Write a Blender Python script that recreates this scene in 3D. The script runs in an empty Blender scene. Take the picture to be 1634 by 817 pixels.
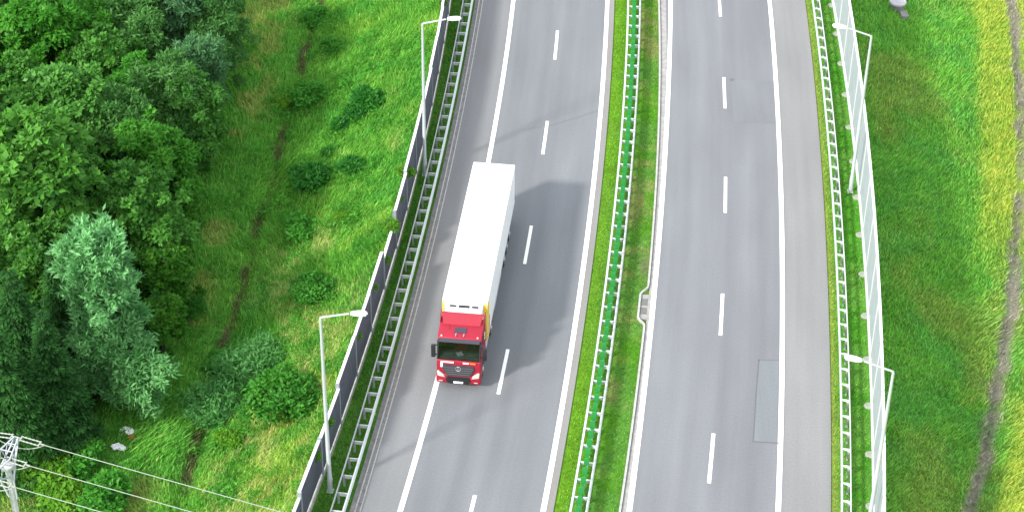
import bpy, bmesh, math, random
import numpy as np
from mathutils import Vector, Matrix, Euler
R = math.radians
SC = bpy.context.scene
COL = SC.collection

# ------------------------------------------------------------------ camera
FPX, PITCH, ROLL, CAM_H = 3256.12, 37.0413, -0.8428, 74.2874      # solved from lane dashes, lamp posts and the trailer
PW, PH = 1634.0, 817.0
_t, _r = R(PITCH), R(ROLL)
FW = np.array([0, math.cos(_t), -math.sin(_t)])
_R0 = np.array([1.0, 0, 0]); _D0 = np.array([0, -math.sin(_t), -math.cos(_t)])
RT = _R0 * math.cos(_r) + _D0 * math.sin(_r)
DN = -_R0 * math.sin(_r) + _D0 * math.cos(_r)
cam = bpy.data.cameras.new('camera'); cam_o = bpy.data.objects.new('camera', cam); COL.objects.link(cam_o)
cam.sensor_width = 36; cam.lens = FPX / PW * 36; cam.clip_end = 3000; cam.clip_start = 0.5
cam_o.matrix_world = Matrix(((RT[0], -DN[0], -FW[0], 0), (RT[1], -DN[1], -FW[1], 0), (RT[2], -DN[2], -FW[2], CAM_H), (0, 0, 0, 1)))
SC.camera = cam_o

# ------------------------------------------------------------------ light
SUN_DIR = Vector((4.60, 3.91, -4.0)).normalized()                 # the way the sunlight travels
sun = bpy.data.lights.new('sun', 'SUN'); sun.energy = 2.0; sun.angle = R(5.0); sun.color = (1.0, 0.98, 0.95)
sun_o = bpy.data.objects.new('sun', sun); COL.objects.link(sun_o)
sun_o.rotation_euler = SUN_DIR.to_track_quat('-Z', 'Y').to_euler(); sun_o.location = (-60, -40, 90)
CLOUD = 4.6
W = bpy.data.worlds.new('World'); SC.world = W; W.use_nodes = True
nt = W.node_tree; bg = nt.nodes['Background']; bg.inputs[1].default_value = 0.15
sky = nt.nodes.new('ShaderNodeTexSky'); sky.sky_type = 'NISHITA'; sky.sun_disc = False
sky.sun_elevation = math.asin(-SUN_DIR.z); sky.sun_rotation = math.atan2(-SUN_DIR.x, -SUN_DIR.y)
sky.air_density = 1.5; sky.dust_density = 4.0; sky.ozone_density = 1.0
# a thin bright veil of cloud over the blue, uneven and whiter than the clear sky
_g = nt.nodes.new('ShaderNodeTexCoord'); _n = nt.nodes.new('ShaderNodeTexNoise'); _n.inputs['Scale'].default_value = 2.2; _n.inputs['Detail'].default_value = 6
nt.links.new(_g.outputs['Generated'], _n.inputs['Vector'])
_m = nt.nodes.new('ShaderNodeMapRange'); _m.inputs[1].default_value = .3; _m.inputs[2].default_value = .7; _m.inputs[3].default_value = .6; _m.inputs[4].default_value = .95; nt.links.new(_n.outputs['Fac'], _m.inputs[0])
_x = nt.nodes.new('ShaderNodeMix'); _x.data_type = 'RGBA'; nt.links.new(_m.outputs[0], _x.inputs[0]); nt.links.new(sky.outputs[0], _x.inputs[6]); _x.inputs[7].default_value = (CLOUD * .95, CLOUD * .985, CLOUD * 1.04, 1)
nt.links.new(_x.outputs[2], bg.inputs[0])
SC.view_settings.view_transform = 'Standard'; SC.view_settings.look = 'None'; SC.view_settings.gamma = 1
SC.view_settings.exposure = 1.5
SC.cycles.max_bounces = 6; SC.cycles.transparent_max_bounces = 12; SC.cycles.diffuse_bounces = 3

# ------------------------------------------------------------------ helpers
def at(px, py, z=0.0):
    """pixel of the photograph -> the point at height z it shows"""
    v = FW + RT * (px - PW / 2) / FPX + DN * (py - PH / 2) / FPX
    t = (z - CAM_H) / v[2]
    return np.array([0, 0, CAM_H]) + v * t
def fit(pts, z=0.0):
    g = np.array([at(x, y, z)[:2] for x, y in pts])
    return np.polyfit(g[:, 1] - 100, g[:, 0], 2)
class Curve:
    """X as a quadratic of Y, with sideways offsets"""
    def __init__(s, c): s.c = np.array(c); s.d = np.polyder(s.c)
    def x(s, Y): return np.polyval(s.c, np.asarray(Y, float) - 100)
    def p(s, Y, off=0.0):
        dx = float(np.polyval(s.d, Y - 100)); n = math.hypot(1, dx)
        return (float(s.x(Y)) + off / n, Y - off * dx / n)
    def ang(s, Y): return math.atan2(-float(np.polyval(s.d, Y - 100)), 1.0)      # rotation that turns +Y along the road
    def stations(s, y0, y1, step):
        ys = [y0]
        while ys[-1] < y1:
            dx = float(np.polyval(s.d, ys[-1] - 100)); ys.append(ys[-1] + step / math.hypot(1, dx))
        return ys
grailF = Curve(fit([(755,0),(746,50),(728.6,115),(701,236),(678.5,346),(663.5,410),(653.4,462),(636,527),(615.8,597.7),(590.7,673),(565.6,748),(543,817)], .75))
barL = Curve(fit([(718,0),(708,67),(655,309),(620,440),(581,575),(551,640),(505,783)], .1))
medL = Curve(fit([(1003,0),(1001.7,100),(995.7,180.6),(986.7,281),(975.6,391),(970.6,442),(955.5,537.5),(935.5,668),(913,817)], .75))
medR = Curve(fit([(1019.8,0),(1017.8,100),(1013,190.7),(1004,291),(993,410),(985.6,462),(975.6,537),(953,688),(935.5,817)], .75))
kerbC = Curve(fit([(1051,0),(1051,200.7),(1045.9,301),(1039.8,410),(1029,497),(1015.8,623),(1000.7,733),(990.7,808.5)]))
rsh = Curve(fit([(1284,0),(1299,125),(1309,226),(1317,351),(1319,457),(1324,608),(1327,808)]))
rgF = Curve(fit([(1296,0),(1307,75),(1317,150.5),(1324,236),(1330,351),(1332,410),(1338,482),(1342,572.6),(1343.5,817)], .75))
barR = Curve(fit([(1328,0),(1349.5,130),(1364.5,241),(1374.5,351),(1379.5,407),(1384.6,507),(1389.6,633),(1394.6,758)]))
LLc = Curve(fit([(817,20),(790,200),(700,600),(672,700)])); LRc = Curve(fit([(969,20),(955,200),(935,400),(907,600),(886,700)]))
RLc = Curve(fit([(1069,20),(1067,200),(1047,400),(1030,600),(1020,700)])); RRc = Curve(fit([(1230,20),(1241,200),(1249,400),(1248,600),(1245,700)]))
dashL = Curve(fit([(887.5,72.5),(870,220),(842.5,390.5),(803,592.5)])); dashR = Curve(fit([(1156,148.5),(1157.5,311),(1151.5,501.5),(1135,730.5)]))
ZL, ZR = -3.6, -2.5
ditchL = Curve(np.polyfit(np.array([129.6,123.5,113.2,106.7,100.1,94,86.2,81.6]) - 100, [-14.9,-15.7,-16,-16.5,-16.8,-16.8,-17.5,-17.8], 1).tolist())
ditchL.c = np.array([0, *ditchL.c]); ditchL.d = np.polyder(ditchL.c)
ditchR = Curve(np.polyfit(np.array([134.7,121.5,110,101.8,95.5,85.4,79.5]) - 100, [37.3,35.2,33.4,31.8,29.5,26.8,24.9], 2))

def hash2(ix, iy, s):
    h = (ix.astype(np.int64) * 374761393 + iy.astype(np.int64) * 668265263 + s * 1274126177) & 0xffffffff
    h = ((h ^ (h >> 13)) * 1274126177) & 0xffffffff
    return ((h ^ (h >> 16)) & 0xffff) / 65535.0
def vnoise(x, y, s=0):
    ix, iy = np.floor(x), np.floor(y); fx, fy = x - ix, y - iy
    fx = fx * fx * (3 - 2 * fx); fy = fy * fy * (3 - 2 * fy)
    a, b = hash2(ix, iy, s), hash2(ix + 1, iy, s); c, d = hash2(ix, iy + 1, s), hash2(ix + 1, iy + 1, s)
    return (a * (1 - fx) + b * fx) * (1 - fy) + (c * (1 - fx) + d * fx) * fy
def fbm(x, y, scale, s=0, o=4):
    v = 0; a = .5; t = 0
    for k in range(o):
        v = v + a * vnoise(x / scale * 2 ** k + 17.3 * k, y / scale * 2 ** k - 9.1 * k, s + k); t += a; a *= .55
    return v / t
def sst(a, b, x):
    t = np.clip((x - a) / (b - a), 0, 1); return t * t * (3 - 2 * t)

def height(x, y):
    """terrain: flat formation under the roads, embankments falling away on both sides"""
    x = np.asarray(x, float); y = np.asarray(y, float)
    yc = np.clip(y, 55, 150)
    bl, br = barL.x(yc), barR.x(yc); dl, dr = ditchL.x(yc), ditchR.x(yc)
    tl = (bl - .5 - x) / (bl - .5 - dl); tr = (x - br - .5) / (np.maximum(dr - br - .5, 2.5))
    zl = ZL * (1 - (1 - np.clip(tl, 0, 1)) ** 1.5); zl = zl + np.clip(dl - x, 0, 60) * .035 - .35 * np.exp(-((x - dl) / .5) ** 2)
    zr = ZR * sst(0, 1, tr) * .4 + ZR * np.clip(tr, 0, 1) * .6; zr = zr + np.clip(x - dr, 0, 60) * .05 - .12 * np.exp(-((x - dr) / .5) ** 2)
    rough = (fbm(x, y, 3.0, 5) - .5) * .35
    z = np.where(tl > 0, zl + rough * np.clip(tl * 4, 0, 1), np.where(tr > 0, zr + rough * np.clip(tr * 4, 0, 1) * .5, 0.0))
    return z - .06
def zat(x, y): return float(height(np.array([x]), np.array([y]))[0])
def ground_at(px, py, up=0.0):
    z = -2.0
    for _ in range(25):
        p = at(px, py, z + up); z = .5 * z + .5 * zat(p[0], p[1])
    return p[0], p[1], zat(p[0], p[1])

# forest outline (east edge of the wood), for floor colour
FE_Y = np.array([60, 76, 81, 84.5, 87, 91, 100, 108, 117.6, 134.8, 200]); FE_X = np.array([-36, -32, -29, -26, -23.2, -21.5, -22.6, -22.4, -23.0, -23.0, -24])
def gcol(x, y):
    """the ground cover's own colour"""
    yc = np.clip(y, 55, 150)
    bl, br, dl, dr = barL.x(yc), barR.x(yc), ditchL.x(yc), ditchR.x(yc)
    n1 = fbm(x, y, 7, 11); n2 = fbm(x, y, 2.2, 23); n3 = fbm(x, y, 0.8, 31); n4 = fbm(x * .8, y * .5, 4.5, 47); n5 = fbm(x, y, 3.1, 61)
    def C(*c): return np.array(c, float)
    def mix(a, b, t): return a + (b - a) * np.asarray(t)[..., None]
    base = np.broadcast_to(C(.118, .315, .042), x.shape + (3,))
    u = bl - x
    left = mix(base, C(.23, .44, .060), sst(.40, .60, n1) * sst(12, 3, u))         # yellower on the upper slope
    left = mix(left, C(.070, .26, .036), sst(.5, .68, n2) * .8)
    left = mix(left, C(.38, .42, .14), sst(.53, .66, n4) * sst(11, 6, u) * sst(.6, 2.0, u) * sst(.35, .6, n3) * .55)   # dry straw
    left = mix(left, C(.125, .35, .050), sst(-.5, 2.5, dl - x) * .8)
    left = mix(left, C(.26, .32, .08), sst(.56, .70, n5) * sst(0.5, 2.5, dl - x) * .75)
    left = mix(left, C(.115, .10, .05), np.exp(-((x - dl + (n2 - .5) * 1.1) / .28) ** 2) * sst(.30, .52, n2) * .9)   # furrow
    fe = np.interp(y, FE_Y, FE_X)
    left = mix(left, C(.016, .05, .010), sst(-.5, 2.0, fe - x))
    v = x - br
    right = mix(base * 1.05, C(.100, .30, .048), sst(.4, .65, n2))
    right = mix(right, C(.22, .30, .06), sst(.47, .66, n4) * .6 * sst(.4, 2.5, v))
    lime = sst(-3.6, -2.2, x - dr + (n1 - .5) * 1.6) * sst(99, 109, y) + sst(.9, 1.8, x - dr) * (sst(96, 84, y) * .75 + .25)
    right = mix(right, C(.34, .46, .060), np.clip(lime, 0, 1) * (.5 + .5 * n3))
    right = mix(right, C(.25, .235, .18), np.exp(-((x - dr + (n2 - .5) * .9) / (.25 + .4 * n1)) ** 4) * sst(.25, .5, n3 * .5 + n1 * .5))
    right = mix(right, C(.09, .085, .07), np.exp(-((x - dr + .05 + (n1 - .5) * .3) / .13) ** 2) * .45 * sst(.35, .55, n2))
    mid = mix(base * .9, C(.095, .29, .018), sst(.42, .6, n2))
    e = np.minimum(np.abs(x - LRc.x(yc) - .8), 9)
    mid = mix(mid, C(.15, .33, .02), sst(.9, .1, e) * .8 * (x < medR.x(yc)))
    mid = mix(mid, C(.24, .25, .08), sst(.42, .60, n4 * .6 + n3 * .4) * .75 * (x > medR.x(yc)))
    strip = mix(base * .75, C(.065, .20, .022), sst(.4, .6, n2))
    stripR = mix(base * 1.02, C(.085, .30, .025), sst(.4, .6, n2))
    stripR = mix(stripR, C(.27, .34, .06), sst(.65, .1, x - rsh.x(yc)) * .8)
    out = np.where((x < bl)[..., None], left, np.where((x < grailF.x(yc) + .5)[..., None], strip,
          np.where((x < RLc.x(yc))[..., None], mid, np.where((x < br)[..., None], stripR, right))))
    bare = np.exp(-(((x - 8.05) / .45) ** 2 + ((y - 97.6) / 1.1) ** 2)) + np.exp(-(((x - 7.75) / .3) ** 2 + ((y - 92.8) / 2.6) ** 2)) * .5
    out = mix(out, C(.20, .165, .11), np.clip(bare, 0, 1) * (.4 + .6 * n3) * (np.abs(x - 8) < 1.2))
    return np.clip(out * (.78 + .44 * n3)[..., None], 0.004, 1)

# ------------------------------------------------------------------ materials
def mat(name, color=(.5, .5, .5), rough=.6, metal=0.0, noise=0.0, scale=20.0, spec=.5, bump=0.0, coat=0.0):
    m = bpy.data.materials.new(name); m.use_nodes = True; n = m.node_tree.nodes; l = m.node_tree.links
    b = n['Principled BSDF']; b.inputs['Roughness'].default_value = rough; b.inputs['Metallic'].default_value = metal
    b.inputs['Specular IOR Level'].default_value = spec; b.inputs['Coat Weight'].default_value = coat
    if noise > 0:
        tc = n.new('ShaderNodeTexCoord'); t = n.new('ShaderNodeTexNoise'); t.inputs['Scale'].default_value = scale; t.inputs['Detail'].default_value = 5
        l.new(tc.outputs['Object'], t.inputs['Vector'])
        r = n.new('ShaderNodeValToRGB'); r.color_ramp.elements[0].position = .3; r.color_ramp.elements[1].position = .7
        r.color_ramp.elements[0].color = tuple(c * (1 - noise) for c in color) + (1,); r.color_ramp.elements[1].color = tuple(min(1, c * (1 + noise)) for c in color) + (1,)
        l.new(t.outputs['Fac'], r.inputs[0]); l.new(r.outputs[0], b.inputs['Base Color'])
        if bump:
            bp = n.new('ShaderNodeBump'); bp.inputs['Strength'].default_value = bump; l.new(t.outputs['Fac'], bp.inputs['Height']); l.new(bp.outputs[0], b.inputs['Normal'])
    else: b.inputs['Base Color'].default_value = tuple(color) + (1,)
    return m
def mat_asphalt(name, c, wheel=True, width=8.0, tracks=(), dark=.8):
    """U of the road's UV map is metres across, V metres along"""
    m = bpy.data.materials.new(name); m.use_nodes = True; n = m.node_tree.nodes; l = m.node_tree.links; b = n['Principled BSDF']
    b.inputs['Roughness'].default_value = .85; b.inputs['Specular IOR Level'].default_value = .3
    uv = n.new('ShaderNodeUVMap'); uv.uv_map = 'road'
    def noise(sc, loc, det=4):
        mp = n.new('ShaderNodeMapping'); mp.inputs['Scale'].default_value = sc; mp.inputs['Location'].default_value = loc; l.new(uv.outputs[0], mp.inputs[0])
        t = n.new('ShaderNodeTexNoise'); t.inputs['Scale'].default_value = 1; t.inputs['Detail'].default_value = det; l.new(mp.outputs[0], t.inputs[0]); return t.outputs['Fac']
    def mul(a, bb):
        x = n.new('ShaderNodeMath'); x.operation = 'MULTIPLY'
        for i, v in enumerate((a, bb)):
            if isinstance(v, float): x.inputs[i].default_value = v
            else: l.new(v, x.inputs[i])
        return x.outputs[0]
    def rng(v, a, bb, c0, d0):
        x = n.new('ShaderNodeMapRange'); x.inputs[1].default_value = a; x.inputs[2].default_value = bb; x.inputs[3].default_value = c0; x.inputs[4].default_value = d0; l.new(v, x.inputs[0]); return x.outputs[0]
    f = mul(rng(noise((1.1, .035, 1), (3, 0, 0)), .3, .7, .92, 1.07), rng(noise((.35, .09, 1), (9, 5, 0)), .3, .7, .92, 1.08))
    f = mul(f, rng(noise((13, 8, 1), (1, 1, 0), 6), .3, .7, .91, 1.09))
    if tracks:
        sep = n.new('ShaderNodeSeparateXYZ'); l.new(uv.outputs[0], sep.inputs[0])
        x = n.new('ShaderNodeMath'); x.operation = 'DIVIDE'; l.new(sep.outputs[0], x.inputs[0]); x.inputs[1].default_value = width
        rp = n.new('ShaderNodeValToRGB'); e = rp.color_ramp.elements; e[0].position = 0; e[1].position = 1; e[0].color = e[1].color = (1, 1, 1, 1)
        for tpos, val in tracks:
            k = e.new(tpos / width); k.color = (val, val, val, 1)
        rp.color_ramp.interpolation = 'EASE'
        l.new(x.outputs[0], rp.inputs[0]); f = mul(f, rp.outputs[0])
    mx = n.new('ShaderNodeMix'); mx.data_type = 'RGBA'; mx.blend_type = 'MULTIPLY'; mx.inputs[0].default_value = 1
    mx.inputs[6].default_value = tuple(c) + (1,); l.new(f, mx.inputs[7]); l.new(mx.outputs[2], b.inputs['Base Color'])
    nz = noise((40, 40, 1), (0, 0, 0), 3); bp = n.new('ShaderNodeBump'); bp.inputs['Strength'].default_value = .15; bp.inputs['Distance'].default_value = .02; l.new(nz, bp.inputs['Height']); l.new(bp.outputs[0], b.inputs['Normal'])
    return m
def mat_leaf(name, trans=.4, gloss=.015, rough=.45):
    """vertex colour times the object's own tint; thin leaves let some light through"""
    m = bpy.data.materials.new(name); m.use_nodes = True; n = m.node_tree.nodes; l = m.node_tree.links; n.clear()
    out = n.new('ShaderNodeOutputMaterial'); a = n.new('ShaderNodeVertexColor'); a.layer_name = 'col'; oi = n.new('ShaderNodeObjectInfo')
    mx = n.new('ShaderNodeMix'); mx.data_type = 'RGBA'; mx.blend_type = 'MULTIPLY'; mx.inputs[0].default_value = 1
    l.new(a.outputs[0], mx.inputs[6]); l.new(oi.outputs['Color'], mx.inputs[7])
    d = n.new('ShaderNodeBsdfDiffuse'); t = n.new('ShaderNodeBsdfTranslucent'); g = n.new('ShaderNodeBsdfGlossy'); g.inputs['Roughness'].default_value = rough
    l.new(mx.outputs[2], d.inputs[0]); l.new(mx.outputs[2], t.inputs[0]); g.inputs[0].default_value = (.6, .65, .6, 1)
    m1 = n.new('ShaderNodeMixShader'); m1.inputs[0].default_value = trans; l.new(d.outputs[0], m1.inputs[1]); l.new(t.outputs[0], m1.inputs[2])
    m2 = n.new('ShaderNodeMixShader'); m2.inputs[0].default_value = gloss; l.new(m1.outputs[0], m2.inputs[1]); l.new(g.outputs[0], m2.inputs[2])
    l.new(m2.outputs[0], out.inputs[0]); return m
def mat_ground(name):
    m = bpy.data.materials.new(name); m.use_nodes = True; n = m.node_tree.nodes; l = m.node_tree.links; b = n['Principled BSDF']
    b.inputs['Roughness'].default_value = .95; b.inputs['Specular IOR Level'].default_value = .1
    a = n.new('ShaderNodeVertexColor'); a.layer_name = 'col'
    tc = n.new('ShaderNodeTexCoord'); t = n.new('ShaderNodeTexNoise'); t.inputs['Scale'].default_value = 5; t.inputs['Detail'].default_value = 8; t.inputs['Roughness'].default_value = .7; l.new(tc.outputs['Object'], t.inputs[0])
    r = n.new('ShaderNodeMapRange'); r.inputs[1].default_value = .3; r.inputs[2].default_value = .7; r.inputs[3].default_value = .55; r.inputs[4].default_value = 1.25; l.new(t.outputs['Fac'], r.inputs[0])
    mx = n.new('ShaderNodeMix'); mx.data_type = 'RGBA'; mx.blend_type = 'MULTIPLY'; mx.inputs[0].default_value = 1; l.new(a.outputs[0], mx.inputs[6]); l.new(r.outputs[0], mx.inputs[7]); l.new(mx.outputs[2], b.inputs['Base Color'])
    bp = n.new('ShaderNodeBump'); bp.inputs['Strength'].default_value = .6; bp.inputs['Distance'].default_value = .15; l.new(t.outputs['Fac'], bp.inputs['Height']); l.new(bp.outputs[0], b.inputs['Normal'])
    return m
def mat_acrylic(name):
    m = bpy.data.materials.new(name); m.use_nodes = True; n = m.node_tree.nodes; l = m.node_tree.links; n.clear()
    out = n.new('ShaderNodeOutputMaterial'); tr = n.new('ShaderNodeBsdfTransparent'); tr.inputs[0].default_value = (.93, .97, .97, 1)
    d = n.new('ShaderNodeBsdfDiffuse'); d.inputs[0].default_value = (.54, .58, .60, 1); t = n.new('ShaderNodeBsdfTranslucent'); t.inputs[0].default_value = (.40, .46, .49, 1)
    g = n.new('ShaderNodeBsdfGlossy'); g.inputs['Roughness'].default_value = .12
    a = n.new('ShaderNodeMixShader'); a.inputs[0].default_value = .5; l.new(d.outputs[0], a.inputs[1]); l.new(t.outputs[0], a.inputs[2])
    b = n.new('ShaderNodeMixShader'); l.new(tr.outputs[0], b.inputs[1]); l.new(a.outputs[0], b.inputs[2])
    tc = n.new('ShaderNodeTexCoord'); nz = n.new('ShaderNodeTexNoise'); nz.inputs['Scale'].default_value = .9; nz.inputs['Detail'].default_value = 3; l.new(tc.outputs['Object'], nz.inputs[0])
    mr = n.new('ShaderNodeMapRange'); mr.inputs[1].default_value = .3; mr.inputs[2].default_value = .7; mr.inputs[3].default_value = .74; mr.inputs[4].default_value = .9; l.new(nz.outputs['Fac'], mr.inputs[0]); l.new(mr.outputs[0], b.inputs[0])
    c = n.new('ShaderNodeMixShader'); c.inputs[0].default_value = .1; l.new(b.outputs[0], c.inputs[1]); l.new(g.outputs[0], c.inputs[2]); l.new(c.outputs[0], out.inputs[0]); return m
def mat_glass(name, tint=(.5, .55, .55), fac=.25):
    m = bpy.data.materials.new(name); m.use_nodes = True; n = m.node_tree.nodes; l = m.node_tree.links; n.clear()
    out = n.new('ShaderNodeOutputMaterial'); tr = n.new('ShaderNodeBsdfTransparent'); tr.inputs[0].default_value = tuple(tint) + (1,)
    g = n.new('ShaderNodeBsdfGlossy'); g.inputs['Roughness'].default_value = .04
    b = n.new('ShaderNodeMixShader'); b.inputs[0].default_value = fac; l.new(tr.outputs[0], b.inputs[1]); l.new(g.outputs[0], b.inputs[2]); l.new(b.outputs[0], out.inputs[0]); return m

def mat_bodywork(name):
    m = mat(name, (.8, .8, .8), .4); n = m.node_tree.nodes; l = m.node_tree.links; b = n['Principled BSDF']
    tc = n.new('ShaderNodeTexCoord'); mp = n.new('ShaderNodeMapping'); mp.inputs['Scale'].default_value = (3, 3, .35); l.new(tc.outputs['Object'], mp.inputs[0]); t = n.new('ShaderNodeTexNoise'); t.inputs['Scale'].default_value = 1.3; t.inputs['Detail'].default_value = 6; l.new(mp.outputs[0], t.inputs[0])
    sp = n.new('ShaderNodeSeparateXYZ'); l.new(tc.outputs['Object'], sp.inputs[0]); d = n.new('ShaderNodeMath'); d.operation = 'DIVIDE'; d.inputs[1].default_value = 1.23; l.new(sp.outputs[1], d.inputs[0]); f = n.new('ShaderNodeMath'); f.operation = 'FRACT'; l.new(d.outputs[0], f.inputs[0]); g = n.new('ShaderNodeMath'); g.operation = 'LESS_THAN'; g.inputs[1].default_value = .03; l.new(f.outputs[0], g.inputs[0])
    r1 = n.new('ShaderNodeValToRGB'); r1.color_ramp.elements[0].position = .25; r1.color_ramp.elements[0].color = (.62, .61, .58, 1); r1.color_ramp.elements[1].position = .5; r1.color_ramp.elements[1].color = (.80, .80, .80, 1); l.new(t.outputs['Fac'], r1.inputs[0])
    mx = n.new('ShaderNodeMix'); mx.data_type = 'RGBA'; l.new(g.outputs[0], mx.inputs[0]); l.new(r1.outputs[0], mx.inputs[6]); mx.inputs[7].default_value = (.52, .53, .55, 1); l.new(mx.outputs[2], b.inputs['Base Color']); return m
M = dict(
    ground=mat_ground('meadow_soil'),
    asphL=mat_asphalt('lane_asphalt', (.152, .160, .168), width=7.7, tracks=[(.5, 1.03), (1.0, .95), (1.9, .99), (2.8, .93), (3.5, 1.02), (4.3, .985), (5.2, 1.03), (6.3, .99), (7.2, 1.02)]),
    asphR=mat_asphalt('overtaking_asphalt', (.158, .164, .173), width=7.7, tracks=[(.5, 1.04), (1.2, 1.0), (2.2, 1.04), (3.2, 1.0), (3.8, 1.03), (4.6, .96), (5.3, 1.01), (6.3, .93), (7.3, 1.0)]),
    shL=mat_asphalt('shoulder_asphalt', (.172, .175, .177), width=3.2, tracks=[(.3, .95), (1.0, 1.03), (2.2, .97)]),
    shR=mat_asphalt('pale_shoulder_asphalt', (.194, .194, .193)),
    patch=mat_asphalt('patch_asphalt', (.152, .166, .175)), patch2=mat_asphalt('old_patch_asphalt', (.150, .157, .165)),
    tar=mat('bitumen_seal', (.10, .10, .108), .6), crack=mat('faint_joint', (.141, .147, .154), .8),
    paint=mat('road_paint', (.80, .80, .78), .6, noise=.06, scale=3),
    conc=mat('gutter_concrete', (.27, .262, .25), .9, noise=.2, scale=2.5, bump=.2), concL=mat('kerb_concrete', (.36, .355, .33), .9, noise=.22, scale=6),
    concD=mat('dirty_concrete', (.17, .165, .158), .9, noise=.25, scale=3),
    galv=mat('galvanised_steel', (.42, .44, .45), .5, .25, noise=.1, scale=4), galvw=mat('pale_galvanised_steel', (.52, .55, .55), .45, .1, noise=.06, scale=3), galvd=mat('weathered_zinc', (.38, .39, .40), .55, .3, noise=.15, scale=6),
    green=mat('green_plastic', (.016, .20, .040), .5, noise=.12, scale=2),
    cap=mat('white_cap', (.80, .81, .80), .5, noise=.05, scale=4), panel=mat('slate_panel', (.055, .062, .080), .75, noise=.22, scale=2.2), bpost=mat('grey_post', (.24, .26, .29), .55, .2),
    acr=mat_acrylic('frosted_acrylic'), white=mat('white_frame', (.66, .69, .70), .45), foot=mat('footing_concrete', (.25, .27, .22), .9, noise=.12, scale=8),
    lampw=mat('white_lamp_housing', (.62, .64, .64), .35), lampk=mat('lamp_pole_steel', (.40, .44, .44), .45, .15), lampg=mat('lamp_glass', (.55, .58, .6), .2),
    red=mat('red_paint', (.27, .010, .026), .42, coat=.08, spec=.3, noise=.04, scale=2), redd=mat('dark_red_paint', (.30, .008, .02), .35, coat=.4), twhite=mat_bodywork('white_bodywork'), black=mat('black_plastic', (.012, .012, .014), .5), grille=mat('grille_plastic', (.035, .037, .042), .45),
    glass=mat_glass('windscreen_glass', (.55, .57, .58), .05), dglass=mat('dark_glass', (.012, .014, .018), .08, spec=.7), hatch=mat('hatch_glass', (.035, .03, .045), .25),
    rubber=mat('tyre_rubber', (.018, .018, .018), .85), rim=mat('rim_steel', (.45, .46, .48), .4, .5), chassis=mat('chassis_steel', (.03, .03, .034), .6), yellow=mat('yellow_film', (.78, .52, .03), .4), chrome=mat('chrome', (.7, .7, .72), .15, .9),
    dash=mat('dashboard_grey', (.14, .15, .15), .7), paper=mat('paper', (.8, .82, .85), .8), orange=mat('orange_sticker', (.75, .20, .03), .5), lens=mat('headlamp_lens', (.42, .40, .37), .12, coat=.5), tail=mat('tail_lamp', (.3, .01, .01), .3), purple=mat('purple_film', (.28, .10, .22), .4),
    bark=mat('bark', (.045, .042, .03), .9, noise=.3, scale=9), leaf=mat_leaf('broad_leaves'), needle=mat_leaf('needles', .2, .01, .6), blade=mat_leaf('grass_blades', .4, .01, .6),
    wood=mat('pole_concrete', (.42, .44, .43), .8, noise=.15, scale=4), steel=mat('lattice_steel', (.40, .41, .47), .5, .15), insul=mat('insulator', (.30, .32, .28), .35), wire=mat('aluminium_cable', (.27, .31, .25), .5, .2),
    bag=mat('white_plastic_bag', (.75, .76, .78), .4, noise=.1, scale=8), bagred=mat('red_plastic_scrap', (.38, .07, .03), .5), dark=mat('dark_opening', (.03, .03, .03), .9), grate=mat('cast_iron_grate', (.13, .125, .12), .7, noise=.2, scale=9),
)

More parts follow.
